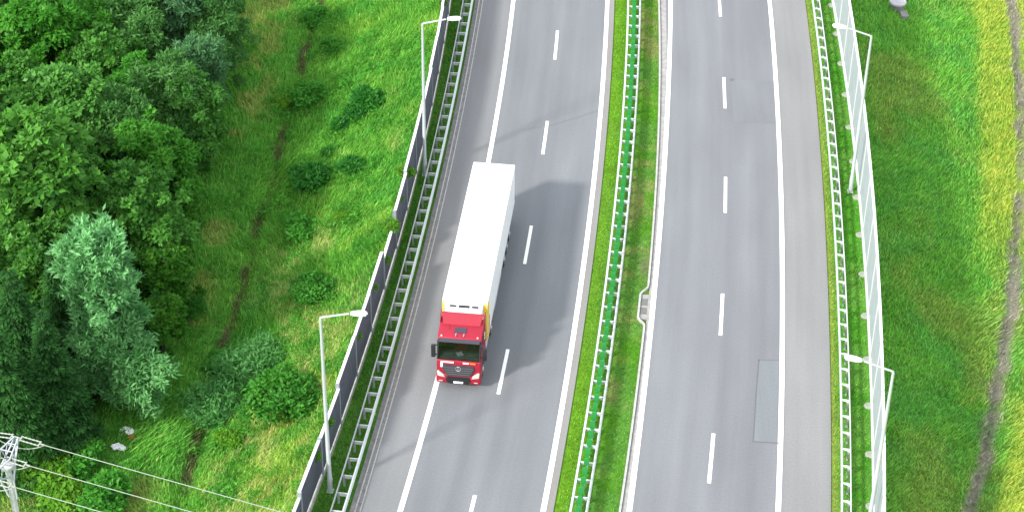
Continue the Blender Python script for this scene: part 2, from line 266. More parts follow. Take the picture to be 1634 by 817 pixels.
# ------------------------------------------------------------------ mesh building
class MB:
    def __init__(s): s.v = []; s.f = []; s.mi = []; s.m = 0
    def quad(s, *ix): s.f.append(ix); s.mi.append(s.m)
    def box(s, c, size, rot=None):
        c = Vector(c); h = Vector(size) / 2; n = len(s.v)
        for dz in (-1, 1):
            for dx, dy in ((-1, -1), (1, -1), (1, 1), (-1, 1)):
                p = Vector((dx * h.x, dy * h.y, dz * h.z))
                if rot is not None: p = rot @ p
                s.v.append(c + p)
        for q in ((0, 3, 2, 1), (4, 5, 6, 7), (0, 1, 5, 4), (1, 2, 6, 5), (2, 3, 7, 6), (3, 0, 4, 7)): s.quad(*[n + i for i in q])
        return s
    def bar(s, a, b, w, d=None, up=(0, 0, 1)):
        a, b = Vector(a), Vector(b); y = (b - a); L = y.length; y.normalize(); u = Vector(up)
        if abs(y.dot(u)) > .98: u = Vector((1, 0, 0))
        x = y.cross(u).normalized(); z = x.cross(y)
        return s.box((a + b) / 2, (w, L, d or w), Matrix((x, y, z)).transposed())
    def tube(s, pts, rad, n=8, cap=True):
        pts = [Vector(p) for p in pts]
        if not hasattr(rad, '__len__'): rad = [rad] * len(pts)
        base = len(s.v); prev = None
        for i, p in enumerate(pts):
            d = (pts[min(i + 1, len(pts) - 1)] - pts[max(i - 1, 0)]).normalized()
            if prev is None:
                a = d.cross(Vector((0, 0, 1)) if abs(d.z) < .9 else Vector((1, 0, 0))).normalized()
            else: a = (prev - d * prev.dot(d)).normalized()
            prev = a; b = d.cross(a)
            for k in range(n):
                t = 2 * math.pi * k / n; s.v.append(p + (a * math.cos(t) + b * math.sin(t)) * rad[i])
        for i in range(len(pts) - 1):
            for k in range(n):
                s.quad(base + i * n + k, base + i * n + (k + 1) % n, base + (i + 1) * n + (k + 1) % n, base + (i + 1) * n + k)
        if cap:
            s.f.append(tuple(base + k for k in range(n - 1, -1, -1))); s.mi.append(s.m); e = base + (len(pts) - 1) * n
            s.f.append(tuple(e + k for k in range(n))); s.mi.append(s.m)
        return s
    def lathe(s, c, axis, prof, n=20):
        """prof: (along axis, radius)"""
        c = Vector(c); ax = Vector(axis).normalized(); a = ax.cross(Vector((0, 0, 1)) if abs(ax.z) < .9 else Vector((1, 0, 0))).normalized(); b = ax.cross(a); base = len(s.v)
        for t, r in prof:
            for k in range(n):
                w = 2 * math.pi * k / n; s.v.append(c + ax * t + (a * math.cos(w) + b * math.sin(w)) * r)
        for i in range(len(prof) - 1):
            for k in range(n): s.quad(base + i * n + k, base + i * n + (k + 1) % n, base + (i + 1) * n + (k + 1) % n, base + (i + 1) * n + k)
        s.f.append(tuple(base + k for k in range(n - 1, -1, -1))); s.mi.append(s.m); e = base + (len(prof) - 1) * n; s.f.append(tuple(e + k for k in range(n))); s.mi.append(s.m)
        return s
    def prism(s, poly, x0, x1, axis='x', taper=1.0):
        """closed outline in (y, z) pushed along x (or (x, y) along z)"""
        n = len(poly); base = len(s.v)
        for xx in (x0, x1):
            for p in poly: s.v.append(Vector((xx, p[0], p[1])) if axis == 'x' else Vector((p[0], p[1], xx)))
        s.f.append(tuple(base + k for k in range(n))); s.mi.append(s.m); s.f.append(tuple(base + n + k for k in range(n - 1, -1, -1))); s.mi.append(s.m)
        for k in range(n): s.quad(base + k, base + n + k, base + n + (k + 1) % n, base + (k + 1) % n)
        return s
    def sweep(s, curve, ys, prof, z0=0.0):
        """closed outline (sideways, up) carried along a road curve"""
        n = len(prof); base = len(s.v)
        for Y in ys:
            for o, z in prof:
                p = curve.p(Y, o); s.v.append(Vector((p[0], p[1], z0 + z)))
        for i in range(len(ys) - 1):
            for k in range(n): s.quad(base + i * n + k, base + (i + 1) * n + k, base + (i + 1) * n + (k + 1) % n, base + i * n + (k + 1) % n)
        s.f.append(tuple(base + k for k in range(n))); s.mi.append(s.m); e = base + (len(ys) - 1) * n
        s.f.append(tuple(e + k for k in range(n - 1, -1, -1))); s.mi.append(s.m); return s
    def build(s, name, m, parent=None, smooth=False, bevel=0.0, seg=2, loc=None):
        me = bpy.data.meshes.new(name); off = Vector(loc) if loc is not None else Vector((0, 0, 0))
        me.from_pydata([tuple(Vector(v) - off) for v in s.v], [], s.f)
        for k in (m if isinstance(m, (list, tuple)) else [m]): me.materials.append(k)
        me.polygons.foreach_set('material_index', s.mi)
        bm = bmesh.new(); bm.from_mesh(me); bmesh.ops.recalc_face_normals(bm, faces=bm.faces)
        if bevel:
            ed = [e for e in bm.edges if e.is_manifold and e.calc_face_angle(0) > .5]
            bmesh.ops.bevel(bm, geom=ed, offset=bevel, segments=seg, affect='EDGES', profile=.5, clamp_overlap=True)
        bm.to_mesh(me); bm.free()
        if smooth:
            me.polygons.foreach_set('use_smooth', [True] * len(me.polygons)); me.set_sharp_from_angle(angle=R(40))
        o = bpy.data.objects.new(name, me); COL.objects.link(o)
        if parent is not None: o.parent = parent
        o.location = off; return o
def tag(o, label=None, cat=None, group=None, kind=None):
    for k, v in (('label', label), ('category', cat), ('group', group), ('kind', kind)):
        if v: o[k] = v
    return o
def empty(name, loc=(0, 0, 0), rz=0.0):
    o = bpy.data.objects.new(name, None); COL.objects.link(o); o.location = loc; o.rotation_euler = (0, 0, rz); o.empty_display_size = .3; return o
def copy_part(o, parent, loc=None, rz=None):
    c = o.copy(); COL.objects.link(c); c.parent = parent
    if loc is not None: c.location = loc
    if rz is not None: c.rotation_euler = (0, 0, rz)
    return c
def copy_tree(o, parent=None):
    c = o.copy(); COL.objects.link(c); c.parent = parent
    for ch in o.children: copy_tree(ch, c)
    return c
def np_mesh(name, V, F, colors, m, parent=None, smooth=False):
    """V (n,3), F (k, 3 or 4), colours per vertex (n,3)"""
    me = bpy.data.meshes.new(name); n, k, w = len(V), len(F), F.shape[1]
    me.vertices.add(n); me.vertices.foreach_set('co', np.ascontiguousarray(V, np.float32).ravel())
    me.loops.add(k * w); me.loops.foreach_set('vertex_index', np.ascontiguousarray(F, np.int32).ravel())
    me.polygons.add(k); me.polygons.foreach_set('loop_start', np.arange(0, k * w, w, dtype=np.int32)); me.polygons.foreach_set('loop_total', np.full(k, w, np.int32))
    me.update(calc_edges=True)
    ca = me.color_attributes.new('col', 'FLOAT_COLOR', 'POINT'); c4 = np.ones((n, 4), np.float32); c4[:, :3] = colors; ca.data.foreach_set('color', c4.ravel())
    if smooth: me.polygons.foreach_set('use_smooth', [True] * k)
    me.materials.append(m); o = bpy.data.objects.new(name, me); COL.objects.link(o)
    if parent is not None: o.parent = parent
    return o

# ================================================================== SETTING
Y0, Y1 = 62.0, 142.0
def axis_coords(lo, hi, step, far):
    a = list(np.arange(lo, hi + 1e-6, step)); o = [lo - 2 ** k for k in range(0, 20) if 2 ** k < far]; p = [hi + 2 ** k for k in range(0, 20) if 2 ** k < far]
    return np.array(sorted(o) + a + p)
gx = axis_coords(-45, 45, .3, 700); gy = axis_coords(62, 142, .3, 700)
GX, GY = np.meshgrid(gx, gy); GZ = height(GX, GY)
nx, ny = len(gx), len(gy); idx = np.arange(nx * ny).reshape(ny, nx)
F = np.stack([idx[:-1, :-1], idx[:-1, 1:], idx[1:, 1:], idx[1:, :-1]], -1).reshape(-1, 4)
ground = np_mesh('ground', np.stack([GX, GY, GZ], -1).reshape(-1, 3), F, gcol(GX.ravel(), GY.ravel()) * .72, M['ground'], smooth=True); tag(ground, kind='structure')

YS = list(np.arange(Y0, Y1 + .1, 1.0))
def ribbon(name, cA, oA, cB, oB, z, m, ys=YS, nx_=4, skirt=.15, kind='structure', parent=None):
    """road sheet between two curves, with sides going down into the ground"""
    V = []; UV = []; Fc = []
    s = 0; last = None
    for Y in ys:
        a = np.array(cA.p(Y, oA)); b = np.array(cB.p(Y, oB)); wd = np.linalg.norm(b - a)
        if last is not None: s += np.linalg.norm(a - last)
        last = a
        row = [(a[0], a[1], z - skirt)] + [tuple(a + (b - a) * k / nx_) + (z,) for k in range(nx_ + 1)] + [(b[0], b[1], z - skirt)]
        V += row; UV += [(0, s)] + [(wd * k / nx_, s) for k in range(nx_ + 1)] + [(wd, s)]
    w = nx_ + 3
    for i in range(len(ys) - 1):
        for k in range(w - 1): Fc.append((i * w + k, i * w + k + 1, (i + 1) * w + k + 1, (i + 1) * w + k))
    me = bpy.data.meshes.new(name); me.from_pydata(V, [], Fc); uv = me.uv_layers.new(name='road')
    li = np.zeros(len(me.loops), np.int32); me.loops.foreach_get('vertex_index', li); uv.data.foreach_set('uv', np.array(UV, np.float32)[li].ravel())
    me.materials.append(m); o = bpy.data.objects.new(name, me); COL.objects.link(o)
    if parent: o.parent = parent
    if kind: o['kind'] = kind
    return o
ribbon('hard_shoulder', grailF, .70, LLc, -.1, 0, M['shL'])
ribbon('carriageway', LLc, -.1, LRc, .44, 0, M['asphL'], nx_=6)
ribbon('edge_strip', LRc, .15, LRc, .52, .0045, mat_asphalt('dusty_edge', (.205, .198, .190)), nx_=1, skirt=.1)
ribbon('gutter', kerbC, .10, kerbC, .50, 0.0, M['conc'])
ribbon('carriageway', kerbC, .50, RRc, .18, 0.004, M['asphR'], nx_=6)
ribbon('hard_shoulder', RRc, .18, rsh, 0, 0, M['shR'])
ribbon('gutter', grailF, .14, grailF, .70, -.012, M['concD'])
k_ = MB().sweep(grailF, YS, [(.40, -.1), (.40, .035), (.47, .035), (.47, -.1)]); tag(k_.build('kerb', M['concL']), kind='structure')
k_ = MB().sweep(grailF, YS, [(.66, -.1), (.66, .02), (.72, .02), (.72, -.1)]); tag(k_.build('kerb', M['concL']), kind='structure')
# edge lines and lane dashes
for c in (LLc, LRc, RLc, RRc): ribbon('edge_line', c, -.14, c, .14, .009, M['paint'], nx_=1, skirt=.004)
for c, mid in ((dashL, [75.7, 87.66, 99.6, 111.33, 122.99, 134.7]), (dashR, [68.6, 80.77, 93.09, 105.16, 117.11, 129.2])):
    for y in mid:
        a = y - 1.95; ribbon('lane_dash', c, -.10, c, .10, .010, M['paint'], ys=[a, y - .7, y + .7, y + 1.95], nx_=1, skirt=.004)
def sheet(name, poly, z, m, kind='structure'):
    me = bpy.data.meshes.new(name); me.from_pydata([(p[0], p[1], z) for p in poly], [], [tuple(range(len(poly)))]); uv = me.uv_layers.new(name='road')
    for lp in me.loops: uv.data[lp.index].uv = poly[lp.vertex_index][:2]
    me.materials.append(m); o = bpy.data.objects.new(name, me); COL.objects.link(o); o['kind'] = kind; return o
def px(pts): return [tuple(at(x, y)[:2]) for x, y in pts]
sheet('asphalt_patch', px([(1211, 574), (1243, 575), (1240, 707), (1202, 703)][::-1]), .0075, M['patch'])
sheet('asphalt_patch', px([(1166, 128), (1239, 130), (1240, 198), (1170, 195)][::-1]), .0075, M['patch2'])
def seam(pts, w, m, z=.012):
    P_ = [Vector((*at(x, y)[:2], z)) for x, y in pts]; b = MB()
    for i, p in enumerate(P_):
        d = (P_[min(i + 1, len(P_) - 1)] - P_[max(i - 1, 0)]).normalized(); n = Vector((-d.y, d.x, 0)) * w / 2; b.v += [p - n, p + n]
        if i: k = 2 * i; b.quad(k - 2, k, k + 1, k - 1)
    tag(b.build('pavement_joint', m), kind='structure')
seam([(1211, 574), (1207, 620), (1202, 703)], .07, M['tar']); seam([(1209, 574), (1243, 575)], .06, M['tar']); seam([(1201, 704), (1244, 707)], .08, M['tar'])
seam([(830, 208), (880, 200), (920, 188), (958, 176)], .04, M['crack'])
seam([(1170, 196), (1238, 197)], .06, M['crack']); seam([(1166, 129), (1168, 196)], .05, M['crack'])
s_ = MB().lathe((*at(1168, 128)[:2], .006), (0, 0, 1), [(0, .16), (.006, .15)], 14); tag(s_.build('tar_spot', M['tar']), kind='structure')

# median kerb with the drain inlet that pushes it sideways
def kerb_off(Y):
    return -.42 * float(sst(95.6, 94.7, Y)) * float(sst(91.9, 92.6, Y)) if 91 < Y < 96 else 0.0
ky = sorted(set(list(np.arange(Y0, Y1, 1.0)) + list(np.arange(91.4, 96.2, .2)))); b = MB(); prof = [(-.05, -.2), (-.05, .10), (.07, .10), (.07, -.2)]
for i, Y in enumerate(ky):
    for o, z in prof:
        p = kerbC.p(Y, o + kerb_off(Y)); b.v.append(Vector((p[0], p[1], z)))
    if i:
        for k in range(4): b.quad((i - 1) * 4 + k, i * 4 + k, i * 4 + (k + 1) % 4, (i - 1) * 4 + (k + 1) % 4)
tag(b.build('kerb', M['concL']), kind='structure')
inlet = empty('drain_inlet', (*kerbC.p(93.7, -.12), 0), kerbC.ang(93.7)); tag(inlet, 'concrete drain inlet with two dark grates set into the median kerb', 'drain')
b = MB().box((0, 0, -.04), (.46, 2.3, .09)); b.build('concrete_surround', M['conc'], inlet, bevel=.01)
for yy in (-.42, .42):
    g = MB().box((-.02, yy, .012), (.40, .62, .02)); g.build('grate', M['grate'], inlet)
    for k in range(6): pass

# ================================================================== GUARD RAILS
def instances(proto, parent, places):
    """first place moves the mesh itself, the rest are copies"""
    for i, (x, y, z, rz) in enumerate(places):
        o = proto if i == 0 else copy_part(proto, parent); o.location = (x, y, z); o.rotation_euler = (0, 0, rz)
def wbeam(side, w=.13, h0=.46, h1=.78):
    """W profile, side +1: flat face towards -offset"""
    p = [(0, h0), (w * .55, h0 + .02), (w, h0 + .08), (w * .4, (h0 + h1) / 2), (w, h1 - .08), (w * .55, h1 - .0), (0, h1)]
    return [(side * a, z) for a, z in p]
ry = list(np.arange(66, 138.1, 1.0))
def guardrail(curve, label, side, gap, style):
    root = empty('guardrail', (*curve.p(100), 0)); inv = Vector((root.location.x, root.location.y, 0)); tag(root, label, 'guardrail')
    def bld(mb, name, m): o = mb.build(name, m, root); o.location = -inv; return o
    bld(MB().sweep(curve, ry, [(o - .03, z) for o, z in wbeam(1, .11)]), 'front_beam', M['galvw'])
    bld(MB().sweep(curve, ry, [(side * gap - .028, .62), (side * gap - .028, .76), (side * gap + .028, .76), (side * gap + .028, .62)]), 'rear_beam', M['galv' if style == 'left' else 'galvw'])
    st = curve.stations(66.3, 137.5, 1.333); pl = [(*(np.array(curve.p(Y, 0)) - inv[:2]), 0, curve.ang(Y)) for Y in st]
    s = side
    post = MB().box((s * (gap - .10), 0, .26), (.11, .06, 1.0)).build('post', M['galvd'], root); instances(post, root, pl)
    if style == 'left': sp = MB().box((s * gap / 2, 0, .735), (gap - .06, .055, .05)).box((s * gap / 2, .0, .62), (gap - .10, .04, .16))
    else:
        sp = MB().box((s * gap / 2, 0, .735), (gap - .06, .09, .05)); sp.prism([(s * .10, -.05), (s * gap - s * .04, -.05), (s * gap - s * .04, -.20), (s * gap * .6, -.10)], .70, .74, 'z')
    instances(sp.build('spacer_arm', M['galvw'], root), root, pl)
    return root
guardrail(grailF, 'grey steel guardrail with ladder-like spacers beside the hard shoulder and dark noise barrier', -1, .62, 'left')
guardrail(rgF, 'white steel guardrail with bracket spacers between the pale shoulder and the clear noise barrier', 1, .47, 'right')
root = empty('guardrail', (*medL.p(100), 0)); inv = Vector((root.location.x, root.location.y, 0)); tag(root, 'double-sided median guardrail with a green anti-glare strip down its middle', 'guardrail')
def bldm(mb, name, m): o = mb.build(name, m, root); o.location = -inv; return o
bldm(MB().sweep(medL, ry, [(o, z) for o, z in wbeam(-1, .12)]), 'left_beam', M['galvw']); bldm(MB().sweep(medR, ry, [(o, z) for o, z in wbeam(1, .12)]), 'right_beam', M['galvw'])
cen = Curve((medL.c + medR.c) / 2); st = cen.stations(66.3, 137.5, 1.333)
pl = [(*(np.array(cen.p(Y)) - inv[:2]), 0, cen.ang(Y)) for Y in st]
instances(MB().box((0, 0, .25), (.12, .07, .95)).build('post', M['galvd'], root), root, pl)
arm = MB()
for s in (-1, 1): arm.box((s * .235, 0, .72), (.22, .09, .05)); arm.box((s * .235, .02, .60), (.20, .05, .18))
arm.box((0, 0, .66), (.30, .06, .05)); instances(arm.build('spacer_arm', M['galvw'], root), root, pl)
bldm(MB().sweep(cen, ry, [(-.05, .70), (-.05, .765), (.05, .765), (.05, .70)]), 'screen_rail', M['green'])
lam = MB(); prof = [(-.135, .765), (-.135, 1.20), (-.10, 1.27), (.10, 1.27), (.135, 1.20), (.135, .765)]
for yy in (-.02,): lam.v += [Vector((a, yy - .02, z)) for a, z in prof] + [Vector((a, yy + .02, z)) for a, z in prof]
lam.f += [tuple(range(6)), tuple(range(11, 5, -1))]; lam.mi += [0, 0]
for k in range(6): lam.quad(k, 6 + k, 6 + (k + 1) % 6, (k + 1) % 6)
st2 = cen.stations(66.9, 137.5, .735); instances(lam.build('glare_blade', M['green'], root, bevel=.01), root, [(*(np.array(cen.p(Y)) - inv[:2]), 0, cen.ang(Y)) for Y in st2][:98])

# ================================================================== NOISE BARRIERS
root = empty('noise_barrier', (*barL.p(100), 0)); inv = Vector((root.location.x, root.location.y, 0)); tag(root, 'dark grey panelled noise barrier with white stepped cap along the embankment top', 'noise barrier')
stL = barL.stations(67.1, 137, 4.0)
def bay_height(Y):
    for lo, h in ((104, 3.15), (99.6, 3.05), (97.0, 2.75), (94.5, 2.35), (90.5, 2.9), (86.5, 2.95), (83.0, 3.05), (79.8, 2.70), (76.0, 2.55)):
        if Y > lo: return h
    return 2.2
rngb = random.Random(4)
for i, Y in enumerate(stL):
    Yn = stL[i + 1] if i + 1 < len(stL) else None; p = Vector((*barL.p(Y), 0)); ang = barL.ang(Y); h = bay_height(Y + 2)
    hp = max(h, bay_height(Y - 2)); o = MB().box((0, 0, hp / 2 - .1), (.20, .16, hp + .3)).build('post', M['bpost'], root); o.location = p - inv; o.rotation_euler = (0, 0, ang)
    if Yn is None: continue
    q = Vector((*barL.p(Yn), 0)); mid = (p + q) / 2; L = (q - p).length - .18; a2 = math.atan2(-(q - p).x, (q - p).y); dx = rngb.uniform(-.03, .03); tilt = rngb.uniform(-.012, .012)
    pn = MB(); pn.box((0, 0, h / 2 + .2), (.12, L, h - .4))
    for k in range(int((h - .4) / .5)): pn.box((.062, 0, .65 + .5 * k), (.02, L - .1, .36)); pn.box((-.062, 0, .65 + .5 * k), (.02, L - .1, .36))
    po = pn.build('panel', M['panel'], root, bevel=.008, seg=1); po.location = mid - inv + Vector((dx, 0, 0)); po.rotation_euler = (0, tilt, a2)
    co = MB().box((0, 0, h + .04), (.16, L + .16, .08)).build('cap', M['cap'], root, bevel=.012, seg=1); co.location = mid - inv + Vector((dx, 0, 0)); co.rotation_euler = (0, tilt, a2)
    so = MB().box((0, 0, .05), (.22, L, .42)).build('plinth', M['concL'], root, bevel=.01, seg=1); so.location = mid - inv; so.rotation_euler = (0, 0, a2)

root = empty('noise_barrier', (*barR.p(100), 0)); inv = Vector((root.location.x, root.location.y, 0)); tag(root, 'tall see-through noise barrier with pale frosted panels in a white frame', 'noise barrier')
stR = barR.stations(65.4, 137, 4.0); HB = 4.5
for i, Y in enumerate(stR):
    p = Vector((*barR.p(Y), 0)); ang = barR.ang(Y)
    o = MB().box((0, 0, HB / 2), (.10, .05, HB + .1)).build('post', M['galvw'], root, bevel=.01, seg=1); o.location = p - inv; o.rotation_euler = (0, 0, ang)
    o = MB().lathe((0, 0, -.3), (0, 0, 1), [(0, .27), (.30, .27), (.36, .2)], 16).build('footing', M['foot'], root, smooth=True); o.location = p - inv + Vector((-.16, .0, 0)); o.rotation_euler = (0, 0, ang)
    if i + 1 == len(stR): continue
    q = Vector((*barR.p(stR[i + 1]), 0)); mid = (p + q) / 2; L = (q - p).length - .15; a2 = math.atan2(-(q - p).x, (q - p).y)
    for nm, mb, m in (('panel', MB().box((0, 0, (HB + .35) / 2), (.03, L, HB - .55)), M['acr']),
                      ('top_rail', MB().box((0, 0, HB + .0), (.14, L, .14)), M['white']),
                      ('plinth', MB().box((0, 0, .08), (.13, L, .28)), M['white'])):
        o = mb.build(nm, m, root, bevel=.012 if nm != 'panel' else 0, seg=1); o.location = mid - inv; o.rotation_euler = (0, 0, a2)

# ================================================================== STREET LAMPS
def street_lamp(base, h, ang, label, reach=1.95):
    root = empty('street_lamp', base, ang); tag(root, label, 'street lamp', 'street lamps along the motorway')
    MB().box((0, 0, .02), (.36, .36, .05)).build('base_plate', M['galv'], root, bevel=.01, seg=1)
    p = MB(); p.tube([(0, 0, 0), (0, 0, 1.2), (0, 0, 1.25), (0, 0, h * .6), (0, 0, h)], [.135, .13, .115, .095, .07], 14); p.build('pole', M['lampk'], root, smooth=True)
    MB().box((.13, 0, .75), (.03, .12, .36)).build('access_door', M['galvd'], root, bevel=.01, seg=1)
    a = MB(); a.tube([(0, 0, h - .03), (.02, 0, h + .08), (.12, 0, h + .13), (reach - .5, 0, h + .55)], [.068, .064, .055, .05], 10); a.build('arm', M['lampk'], root, smooth=True)
    hd = MB(); rot = Matrix.Rotation(-R(9), 3, 'Y'); c0 = Vector((reach + .02, 0, h + .66))
    out = [(-.46, .06), (-.38, .11), (-.18, .16), (.17, .16), (.35, .12), (.44, .03)]; poly = out + [(x, -y) for x, y in out[::-1]]
    n0 = len(hd.v); lay = [(-.06, .96), (.0, 1.0), (.07, .9), (.11, .6)]
    for z, sc_ in lay:
        for x, y in poly: hd.v.append(c0 + rot @ Vector((x * sc_, y * sc_, z)))
    N = len(poly)
    for j in range(len(lay) - 1):
        for k in range(N): hd.quad(n0 + j * N + k, n0 + j * N + (k + 1) % N, n0 + (j + 1) * N + (k + 1) % N, n0 + (j + 1) * N + k)
    hd.f += [tuple(n0 + k for k in range(N - 1, -1, -1)), tuple(n0 + (len(lay) - 1) * N + k for k in range(N))]; hd.mi += [0, 0]
    ho = hd.build('lamp_head', M['lampw'], root, smooth=True)
    MB().box(tuple(c0 + rot @ Vector((.1, 0, -.075))), (.5, .26, .03), rot).build('lens', M['lampg'], ho)
    return root
bl = at(527, 782, 0); street_lamp((bl[0], bl[1], -.05), 11.55, barL.ang(bl[1]), 'grey street lamp in front of the dark barrier, lower left of the lorry')
bl = at(678, 278, 0); street_lamp((bl[0], bl[1], -.05), 11.0, barL.ang(bl[1]) - .05, 'grey street lamp by the dark barrier, farther up the road than the lorry')
bl = at(1357, 305, 0); street_lamp((bl[0], bl[1], -.05), 11.3, barR.ang(bl[1]) + math.pi, 'white street lamp before the clear barrier whose head overlaps the panels, upper right')
bl = at(1425.5, 594, 11.4); street_lamp((bl[0], bl[1], -.05), 11.4, barR.ang(bl[1]) + math.pi, 'white street lamp before the clear barrier with its head over the guardrail, lower right')

# ================================================================== LORRY
rc = (at(756, 260, 4)[:2] + at(822, 261, 4)[:2]) / 2; fc = (at(777, 481, 4)[:2] + at(707, 480, 4)[:2]) / 2
dirv = fc - rc; hd_ = math.atan2(-dirv[0], dirv[1])
T = empty('articulated_lorry', (fc[0], fc[1], 0.012), hd_); tag(T, 'red lorry cab pulling a long white box trailer down the slow lane', 'lorry')
# local: +y forward, 0 at the trailer's front wall, x to the vehicle's right
W2 = 1.27
tr = MB().box((0, -6.8, 2.62), (2.54, 13.6, 2.76)); box = tr.build('trailer_box', M['twhite'], T, bevel=.04, seg=2)
ed = MB()
for s in (-1, 1):
    ed.box((s * 1.262, -6.8, 3.93), (.035, 13.5, .10)); ed.box((s * 1.262, -6.8, 1.30), (.04, 13.5, .12))
ed.build('edge_trim', M['galvw'], box, bevel=.006, seg=1)
rd = MB()
for s in (-1, 1): rd.box((s * .62, -13.625, 2.62), (1.2, .05, 2.6))
rd.build('rear_door', M['twhite'], box, bevel=.01, seg=1)
for s in (-1, 1):
    MB().box((s * 1.283, -.31, 2.62), (.012, .56, 2.5)).box((s * (1.16 if s < 0 else 1.23), .052, 2.62), ((.20 if s < 0 else .06), .014, 2.5)).build('yellow_stripe', M['yellow'], box)
MB().box((-1.283, -.66, 1.95), (.010, .42, .95)).build('side_graphic', M['purple'], box); MB().box((-1.283, -.75, 2.5), (.010, .16, .12)).build('side_graphic', M['purple'], box)
MB().box((0, .025, 2.62), (2.2, .04, 2.4)).build('front_panel', M['twhite'], box, bevel=.01, seg=1)
rf = MB().prism([(.04, 3.92), (.22, 3.92), (.48, 3.80), (.56, 3.55), (.56, 2.3), (.04, 2.3)], -1.02, 1.02); reefer = rf.build('cooling_unit', M['twhite'], T, bevel=.06, seg=3, smooth=True)
v = MB(); v.box((0, .345, 3.872), (.62, .16, .02), Matrix.Rotation(-R(25), 3, 'X')); v.box((-.62, .345, 3.872), (.38, .12, .02), Matrix.Rotation(-R(25), 3, 'X')); v.box((.62, .345, 3.872), (.38, .12, .02), Matrix.Rotation(-R(25), 3, 'X'))
v.build('vent', M['black'], reefer)
for s in (-1, 1): MB().box((s * .75, .565, 3.52), (.34, .03, .10), Matrix.Rotation(s * .12, 3, 'Y')).build('vent', M['black'], reefer)
ch = MB().box((-.42, -6.4, 1.05), (.14, 13.0, .32)).box((.42, -6.4, 1.05), (.14, 13.0, .32))
for yy in (-1.2, -3.5, -6, -8.5, -11, -12.7): ch.box((0, yy, 1.05), (.9, .1, .2))
ch.build('trailer_chassis', M['chassis'], T)
for s in (-1, 1):
    MB().box((s * 1.20, -5.4, .82), (.05, 3.4, .55)).build('side_guard', M['galvd'], T, bevel=.01, seg=1)
    MB().box((s * .75, -2.6, .62), (.14, .14, 1.0)).build('landing_leg', M['chassis'], T, bevel=.01, seg=1)
    MB().box((s * .85, -13.45, .80), (.36, .06, .14)).build('tail_lamp', M['tail'], T, bevel=.01, seg=1)
MB().box((0, -13.35, .55), (2.3, .10, .14)).build('underrun_bar', M['galvd'], T, bevel=.01, seg=1)
def wheel(x, y, s, r=.50, w=.36):
    tp = [(-w / 2, r * .62), (-w / 2, r * .93), (-w / 2 + .05, r), (w / 2 - .05, r), (w / 2, r * .93), (w / 2, r * .62)]
    tyre = MB().lathe((x, y, r), (s, 0, 0), tp, 28); wo = empty('wheel', (0, 0, 0)); wo.parent = T
    tyre.build('tyre', M['rubber'], wo, smooth=True)
    MB().lathe((x, y, r), (s, 0, 0), [(-w / 2 + .02, r * .62), (w / 2 - .03, r * .62), (w / 2 + .01, r * .55), (w / 2 - .08, r * .3), (w / 2 + .03, r * .26), (w / 2 + .05, r * .1)], 20).build('rim', M['rim'], wo, smooth=True)
for s in (-1, 1):
    for y in (-8.7, -10.0, -11.3): wheel(s * 1.04, y, s)
    wheel(s * 1.03, 1.52, s); wheel(s * .95, -2.15 + .0, s, w=.55)
    MB().prism([(-3.0, 1.02), (-2.9, 1.13), (-1.4, 1.13), (-1.3, 1.02), (-1.42, 1.02), (-1.5, 1.07), (-2.8, 1.07), (-2.88, 1.02)], s * .68, s * 1.24).build('mudguard', M['black'], T)
    MB().lathe((s * .9, -.75, .62), (0, 1, 0), [(-.55, .25), (-.5, .31), (.5, .31), (.55, .25)], 20).build('fuel_tank', M['rim'], T, smooth=True)
tc_ = MB().box((-.4, -.3, .85), (.12, 5.2, .28)).box((.4, -.3, .85), (.12, 5.2, .28)).box((0, -2.0, 1.04), (.9, .9, .09)); tc_.build('tractor_chassis', M['chassis'], T)
# cab
cabp = [(.72, .95), (.72, 3.40), (.95, 3.42), (2.02, 3.33), (2.32, 3.22), (2.40, 3.08), (2.34, 3.04), (1.30, 3.04), (1.30, 1.95), (2.66, 1.95), (2.74, 1.88), (2.80, 1.45), (2.80, .95), (2.10, .95), (2.02, 1.12), (1.02, 1.12), (.95, .95)]
cab = MB().prism(cabp, -1.215, 1.215).build('cab', M['red'], T, bevel=.05, seg=3, smooth=True)
for s in (-1, 1):
    MB().prism([(1.28, 1.93), (1.28, 3.06), (1.42, 3.06), (1.42, 2.20), (2.72, 2.02), (2.72, 1.93)], s * 1.12, s * 1.22).build('door', M['red'], T, bevel=.02, seg=1)
    MB().prism([(1.44, 2.22), (1.44, 3.03), (2.28, 3.03), (2.62, 2.06)], s * 1.15, s * 1.19).build('side_window', M['dglass'], T)
    MB().bar((s * 1.17, 2.39, 3.05), (s * 1.17, 2.735, 1.98), .09, .09).build('windscreen_pillar', M['black'], T, bevel=.02, seg=1)
    MB().box((s * 1.228, 1.15, 1.5), (.02, .05, .16)).build('door_handle', M['black'], T, bevel=.004, seg=1)
MB().prism([(2.38, 3.05), (2.41, 3.05), (2.76, 1.99), (2.73, 1.99)], -1.12, 1.12).build('windscreen', M['glass'], T)
d = MB().prism([(1.9, 1.98), (1.9, 2.06), (2.2, 2.14), (2.55, 2.08), (2.66, 2.0), (2.66, 1.98)], -1.1, 1.1).build('dashboard', M['dash'], T, bevel=.02, seg=1)
MB().box((-.02, 2.40, 2.17), (.34, .34, .02), Matrix.Rotation(.5, 3, 'Z')).build('paper', M['paper'], T)
MB().box((.62, 2.42, 2.13), (.5, .20, .015)).build('paper', mat('map_sheet', (.25, .28, .27), .8), T); MB().box((-.68, 2.42, 2.13), (.45, .16, .015)).build('paper', bpy.data.materials['map_sheet'], T)
for s in (-1, 1): MB().box((s * .62, 1.55, 2.30), (.52, .18, .85), Matrix.Rotation(.12, 3, 'X')).build('seat', M['chassis'], T, bevel=.05, seg=2)
